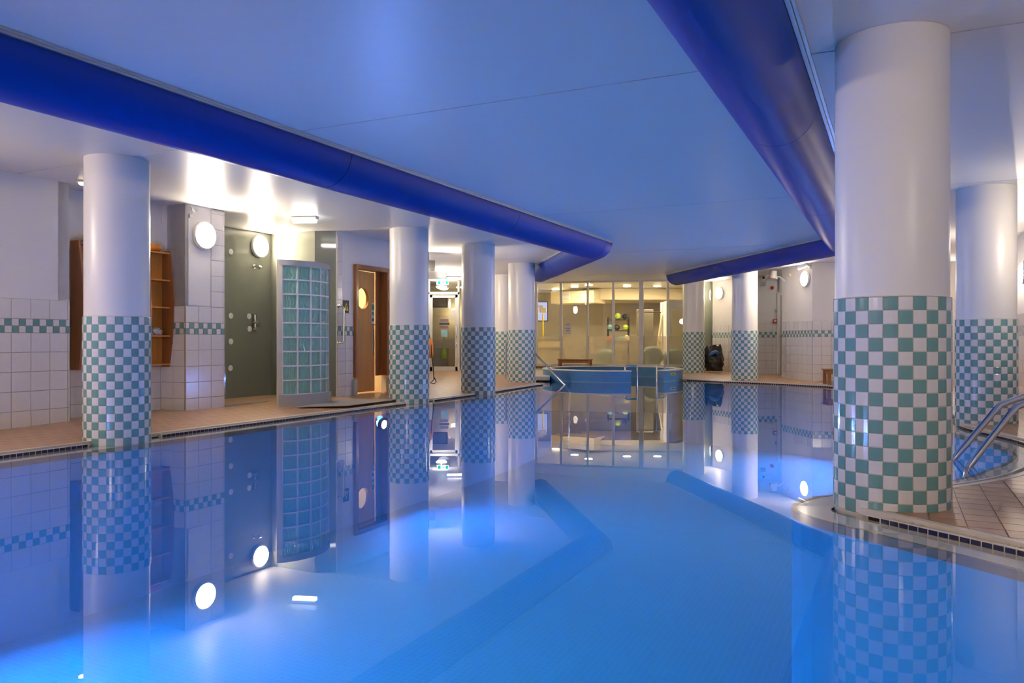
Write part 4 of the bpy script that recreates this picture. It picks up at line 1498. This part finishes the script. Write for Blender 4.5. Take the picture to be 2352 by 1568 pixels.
obj('arm', MB().tube([(-0.10, 0, 0.0), (-0.06, 0, 0.6), (0.02, 0, 1.2), (0.07, 0, 1.5), (0.14, 0, 1.60), (0.24, 0, 1.62)], 0.04, 12), M_CREAM, cm, smooth=True)
obj('column', MB().rbox((0.22, 0.25, 0.95), (0.30, 0.2, 1.9), 0.02), M_PLASTIC, cm)
obj('cross_bar', MB().tube([(-0.62, 0.2, 1.62), (0.1, 0.2, 1.60)], 0.018, 8), M_BLACK, cm)
obj('weight_stack', MB().rbox((-0.36, 0.5, 0.85), (0.5, 0.16, 1.7), 0.02), mat('smoked panel', (0.16, 0.14, 0.11), 0.3, noise=0.1), cm)

# ------------------------------------------------------------------ wooden benches
def bench(label, x, y, z, rz, L, H, D):
    t = thing('bench', label, 'bench', (x, y, z), rz, 'low wooden benches')
    n = 5
    for k in range(n):
        yy = -D / 2 + D * (k + 0.5) / n
        obj('seat_slat', MB().rbox((0, yy, H - 0.0125), (L, D / n - 0.010, 0.025), 0.004), M_WOOD, t)
    for sx in (-1, 1):
        for sy in (-1, 1):
            obj('leg', MB().rbox((sx * (L / 2 - 0.05), sy * (D / 2 - 0.04), (H - 0.025) / 2), (0.06, 0.05, H - 0.025), 0.006), M_WOOD, t)
    for sy in (-1, 1):
        obj('apron', MB().rbox((0, sy * (D / 2 - 0.04), H - 0.065), (L - 0.16, 0.024, 0.07), 0.004), M_WOOD, t)
    for sx in (-1, 1):
        obj('end_rail', MB().rbox((sx * (L / 2 - 0.05), 0, H - 0.065), (0.024, D - 0.12, 0.06), 0.004), M_WOOD, t)


bench('low wooden bench in front of the gym window', px(1321, 20.75), 20.75, 0.11, grz, 0.90, 0.30, 0.30)
bench('low wooden bench at the right wall, cut off by the big front column', px(1897, 15.2) + 0.55, 15.25, 0.05, -0.06, 1.1, 0.30, 0.34)

# ------------------------------------------------------------------ round spa pool
spa = thing('spa_wall', 'round spa pool wall of blue mosaic with stone rim', 'spa', (RC[0], RC[1], 0.0))
aL = math.atan2(16.95 - RC[1], 2.53 - RC[0])
aR = math.atan2(17.15 - RC[1], 3.26 - RC[0])
H_ = 0.235


def ring(a0, a1, r0, r1, z0, z1, n):
    mb = MB()
    vs = []
    for k in range(n + 1):
        a = a0 + (a1 - a0) * k / n
        c, s_ = math.cos(a), math.sin(a)
        vs += [(r0 * c, r0 * s_, z0), (r1 * c, r1 * s_, z0), (r1 * c, r1 * s_, z1), (r0 * c, r0 * s_, z1)]
    fs = [(i * 4 + k, i * 4 + (k + 1) % 4, (i + 1) * 4 + (k + 1) % 4, (i + 1) * 4 + k) for i in range(n) for k in range(4)]
    fs += [(0, 1, 2, 3), (n * 4 + 3, n * 4 + 2, n * 4 + 1, n * 4)]
    return mb.add(vs, fs)


obj('mosaic_wall', ring(aR, aL + 2 * PI, RI, RO, -1.34, H_, 96), M_JAC2, spa, smooth=True)
obj('rim', ring(aR - 0.008, aL + 2 * PI + 0.008, RI - 0.02, RO + 0.015, H_, H_ + 0.022, 96), M_TRIM, spa, smooth=True)
for k in range(9):
    z = 0.022 + k * 0.024
    obj('mosaic_course', ring(aR, aL + 2 * PI, RI - 0.001, RO + 0.004, z, z + 0.019, 96), M_JAC, spa, smooth=True)
# label
al = math.atan2(17.25 - RC[1], px(1555, 17.25) - RC[0])
lb = MB()
obj('warning_label', ring(al - 0.065, al + 0.065, RO + 0.003, RO + 0.009, 0.135, 0.185, 6), M_YELLOW, spa)
obj('label_print', ring(al - 0.045, al + 0.045, RO + 0.009, RO + 0.011, 0.150, 0.170, 6), mat('dark print', (0.08, 0.06, 0.01), 0.5, noise=0.5, nscale=60), spa)

# spa hand rails
def hoop(ax, label, sgn):
    p = Vector((RC[0] + (RO - 0.08) * math.cos(ax), RC[1] + (RO - 0.08) * math.sin(ax)))
    q = Vector((RC[0] + (RO - 0.06) * math.cos(ax + sgn * 0.17), RC[1] + (RO - 0.06) * math.sin(ax + sgn * 0.17)))
    t = thing('hand_rail', label, 'hand rail', (p.x, p.y, H_ + 0.022))
    d = q - p
    z0 = 0.10
    path = [(0, 0, -0.01), (0, 0, z0 - 0.03)]
    for k in range(6):
        b_ = k / 5 * PI / 2
        path.append((d.x * 0.15 * math.sin(b_), d.y * 0.15 * math.sin(b_), z0 - 0.03 + 0.03 * math.sin(b_)))
    for k in range(6):
        b_ = k / 5 * PI / 2
        path.append((d.x * (0.85 + 0.15 * math.sin(b_)), d.y * (0.85 + 0.15 * math.sin(b_)), z0 - 0.03 * (1 - math.cos(b_))))
    path.append((d.x, d.y, -1.3))
    obj('tube', MB().tube(path, 0.02, 10), M_STEEL, t, smooth=True)
    obj('flange', MB().lathe([(0.001, 0), (0.04, 0), (0.036, 0.01), (0.001, 0.012)], 16), M_STEEL, t, smooth=True)


hoop(aL - 0.07, 'steel hoop rail at the left side of the spa opening', 1)
hoop(aR + 0.08, 'steel hoop rail at the right side of the spa opening', -1)

# slanting stair rail with post by the spa
t = thing('stair_rail', 'slanting steel stair rail running from a post down into the water', 'hand rail', (px(1162, 17.4), 17.4, 0.03))
o = Vector((px(1162, 17.4), 17.4, 0.03))
pts = [(o.x, o.y, 0.03), (o.x, o.y, 0.82), (o.x + 0.02, o.y - 0.01, 0.87), (o.x + 0.07, o.y - 0.05, 0.895), (o.x + 0.30, o.y - 0.35, 0.88), (px(1232, 16.35), 16.35, hz(815, 16.35)), (px(1297, 15.9), 15.9, 0.0), (px(1308, 15.8), 15.8, -0.14), (px(1306, 15.75), 15.75, -1.3)]
obj('tube', MB().tube([tuple(Vector(p) - o) for p in pts], 0.021, 12), M_STEEL, t, smooth=True)
obj('flange', MB().lathe([(0.001, 0), (0.05, 0), (0.045, 0.012), (0.001, 0.014)], 16), M_STEEL, t, smooth=True)

# paired pool rails on the right
def pool_rail(label, y0, y1, xw, xt, zt, flip):
    o = Vector((xt + 0.75, y1, 0.035))
    t = thing('pool_rail', label, 'pool rail', tuple(o), 0, 'steel rails beside the big front column')
    pts = [(xw - 0.03, y0, -1.3), (xw - 0.05, y0, -0.22), (xw - 0.03, y0, -0.10), (xw + 0.0, y0, 0.0)]
    for k in range(1, 7):
        q = k / 7
        pts.append((xw + (xt - xw) * q, y0 + (y1 - y0) * q, zt * q * 1.02))
    for k in range(0, 9):
        a = k / 8
        pts.append((xt + 0.38 * a, y1, zt + 0.075 * math.sin(min(1, a * 1.3) * PI / 2)))
    pts += [(xt + 0.55, y1, zt + 0.05), (xt + 0.66, y1, zt - 0.01), (xt + 0.72, y1, zt - 0.10), (xt + 0.75, y1, zt - 0.2), (xt + 0.75, y1, 0.03)]
    obj('tube', MB().tube([tuple(Vector(p) - o) for p in pts], 0.024, 14), M_STEEL, t, smooth=True)
    obj('flange', MB().lathe([(0.001, 0), (0.055, 0), (0.05, 0.012), (0.001, 0.014)], 18), M_STEEL, t, smooth=True)


pool_rail('steel pool rail nearer the edge column, rear one of the pair', 5.95, 5.98, px(2190, 5.95), px(2298, 5.98), hz(930, 5.98), 1)
pool_rail('steel pool rail in front, nearer one of the pair', 5.62, 5.65, px(2226, 5.62), px(2335, 5.65), hz(934, 5.65), 1)

# ------------------------------------------------------------------ right wall fittings
def wpt(w, xp, yp, out=0.0):
    s, Y = w.hit(xp)
    return w.at(s, hz(yp, Y), out)


def cctv(w, xp, yp, label, tilt=0.5):
    p = wpt(w, xp, yp)
    t = thing('security_camera', label, 'camera', p, w.rz, 'white security cameras')
    obj('base', MB().lathe([(0.001, 0), (0.05, 0), (0.05, 0.02), (0.02, 0.03)], 16, Matrix.Rotation(PI / 2, 3, 'X')), M_PLASTIC, t, smooth=True)
    obj('arm', MB().tube([(0, 0, 0), (0, -0.07, 0.02), (-0.01, -0.10, 0.03)], 0.014, 8), M_PLASTIC, t)
    obj('body', MB().tube([(0.03, -0.06, 0.045), (-0.10, -0.14, 0.0), (-0.16, -0.18, -0.02)], 0.042, 14), M_PLASTIC, t, smooth=True)
    obj('lens', MB().tube([(-0.155, -0.177, -0.018), (-0.168, -0.186, -0.023)], 0.030, 14), M_BLACK, t)


cctv(wr2, 1762, 637, 'white security camera on the far wall left of the corner')
cctv(wr3, 1861, 612, 'white security camera above the right wall lamp')
p = wpt(wr2, 1772, 661)
t = thing('alarm_sounder', 'round red alarm sounder high on the far wall', 'alarm', p, wr2.rz)
obj('base', MB().lathe([(0.001, 0), (0.05, 0), (0.05, 0.03), (0.001, 0.03)], 16, Matrix.Rotation(PI / 2, 3, 'X')), M_PLASTIC, t)
obj('dome', MB().lathe([(0.001, 0.03), (0.045, 0.03), (0.04, 0.06), (0.015, 0.075), (0.001, 0.076)], 16, Matrix.Rotation(PI / 2, 3, 'X')), M_RED, t, smooth=True)
p = wpt(wr2, 1779, 737)
t = thing('call_point', 'red fire alarm call point beside the far door', 'alarm', p, wr2.rz)
obj('box', MB().rbox((0, -0.025, 0), (0.09, 0.05, 0.10), 0.006), M_RED, t)
obj('glass', MB().box((0, -0.052, 0), (0.06, 0.004, 0.05)), M_PLASTIC, t)
p = wpt(wr2, 1781, 716)
t = thing('keypad', 'small grey keypad panel beside the far door', 'keypad', p, wr2.rz)
obj('box', MB().rbox((0, -0.012, 0), (0.06, 0.024, 0.15), 0.004), M_PLASTIC, t)
obj('screen', MB().box((0, -0.025, 0.02), (0.044, 0.004, 0.08)), M_GREY, t)
p = wpt(wr2, 1751, 653)
t = thing('wall_sensor', 'grey sensor box on a bracket under the far security camera', 'sensor', p, wr2.rz)
obj('box', MB().rbox((0, -0.05, 0), (0.10, 0.10, 0.09), 0.008), M_GREY, t)
obj('bracket', MB().tube([(0.02, 0, 0.03), (0.02, -0.05, 0.07)], 0.012, 8), M_PLASTIC, t)
# white unit on a bracket with pipe
p = wpt(wr3, 1799, 636)
t = thing('wall_unit', 'white flared unit on a bracket at the wall corner', 'sensor', p, wr3.rz)
obj('hood', MB().tube([(-0.10, -0.16, 0.14), (-0.10, -0.17, 0.02), (-0.10, -0.18, -0.03)], [0.055, 0.075, 0.085], 14), M_PLASTIC, t, smooth=True)
obj('eye', MB().rbox((-0.10, -0.265, -0.01), (0.06, 0.01, 0.04), 0.003), M_RED, t)
obj('bracket', MB().tube([(0.10, 0, -0.10), (0.02, -0.10, 0.0), (-0.08, -0.16, 0.02)], 0.016, 8), M_PLASTIC, t)
p = wpt(wr2, 1791, 640)
t = thing('conduit_pipe', 'white pipe running down from the ceiling above the far door', 'pipe', (p[0], p[1] - 0.06, hz(667, 19.4)))
obj('pipe', MB().tube([(0, 0, 0), (0, 0, CEIL - hz(667, 19.4))], 0.03, 12), M_PLASTIC, t, smooth=True)
obj('collar', MB().lathe([(0.001, 0.0), (0.04, 0.0), (0.04, 0.03), (0.001, 0.03)], 14), M_PLASTIC, t)
p = wpt(wr3, 1813, 630)
t = thing('junction_box', 'cream junction box high on the right wall', 'junction box', p, wr3.rz)
obj('box', MB().rbox((0, -0.02, 0), (0.12, 0.04, 0.10), 0.006), M_CREAM, t)
obj('gland', MB().tube([(0.07, -0.02, 0.02), (0.13, -0.02, 0.02)], 0.012, 8), M_CREAM, t)
# far white door next to the corner
s, Y = wr2.hit(1784)
t = thing('door_3', 'white framed door in the far wall, mostly hidden by the corner', 'door', wr2.at(s, 0.08, 0.0), wr2.rz)
t['kind'] = 'structure'
hd3 = hz(671, Y) - 0.08
obj('frame_jamb', MB().rbox((0.035, -0.02, hd3 / 2), (0.07, 0.06, hd3), 0.006), M_PLASTIC, t)
obj('frame_jamb', MB().rbox((0.90, -0.02, hd3 / 2), (0.07, 0.06, hd3), 0.006), M_PLASTIC, t)
obj('frame_head', MB().rbox((0.467, -0.02, hd3 - 0.035), (0.93, 0.06, 0.07), 0.006), M_PLASTIC, t)
lf3 = obj('door_leaf', MB().rbox((0.467, -0.01, (hd3 - 0.07) / 2), (0.79, 0.04, hd3 - 0.07), 0.004), mat('pale grey door', (0.55, 0.52, 0.48), 0.4, noise=0.03), t)
obj('lever', MB().tube([(0.13, -0.02, 0.92), (0.13, -0.07, 0.92), (0.03, -0.07, 0.91)], 0.010, 8), M_STEEL, lf3)

# black sack by the dark panel
sx_, sy_ = px(1640, 20.2), 20.2
t = thing('refuse_sack', 'bulging black plastic sack standing before the dark panel', 'sack', (sx_, sy_, 0.08))
bm = bmesh.new()
bmesh.ops.create_icosphere(bm, subdivisions=4, radius=1.0)
for v in bm.verts:
    a = math.atan2(v.co.y, v.co.x)
    z = v.co.z
    w = 0.27 * (1.0 - 0.25 * max(0, z)) * (0.92 + 0.10 * math.sin(5 * a + 3 * z) + 0.05 * math.sin(11 * z + 2 * a))
    hh = 0.30 + 0.27 * (z if z > 0 else z * 0.98)
    top = 0.10 * max(0, z) * math.cos(2 * a + 0.4) + 0.05 * max(0, z)
    rr = math.sqrt(max(0, 1 - max(z, -0.75) ** 2)) ** 0.55
    v.co = Vector((w * rr * math.cos(a), w * 0.8 * rr * math.sin(a), max(0.0, hh + top)))
bm.verts.index_update()
mb = MB().add([v.co for v in bm.verts], [[v.index for v in f.verts] for f in bm.faces])
bm.free()
M_SACK = mat('black plastic film', (0.028, 0.024, 0.02), 0.28, noise=0.3, nscale=7, bump=0.9, bscale=9)
obj('sack', mb, M_SACK, t, smooth=True)
for (xx, hgt, lean) in ((-0.15, 0.24, -0.03), (0.11, 0.27, 0.05)):
    obj('gathered_ear', MB().tube([(xx, 0.0, 0.46), (xx + lean * 0.5, 0.02, 0.46 + hgt * 0.55), (xx + lean, 0.02, 0.46 + hgt)], [0.12, 0.085, 0.012], 12), M_SACK, t, smooth=True)
obj('blue_cloth', MB().tube([(-0.17, -0.16, 0.44), (-0.09, -0.19, 0.50), (-0.01, -0.19, 0.53), (0.06, -0.17, 0.50), (0.03, -0.20, 0.45)], [0.03, 0.05, 0.05, 0.045, 0.02], 10), mat('blue film', (0.05, 0.16, 0.42), 0.35, noise=0.3, nscale=9), t, smooth=True)

print('tiles', tile_n, 'mosaics', nmos, 'objects', len(bpy.data.objects))
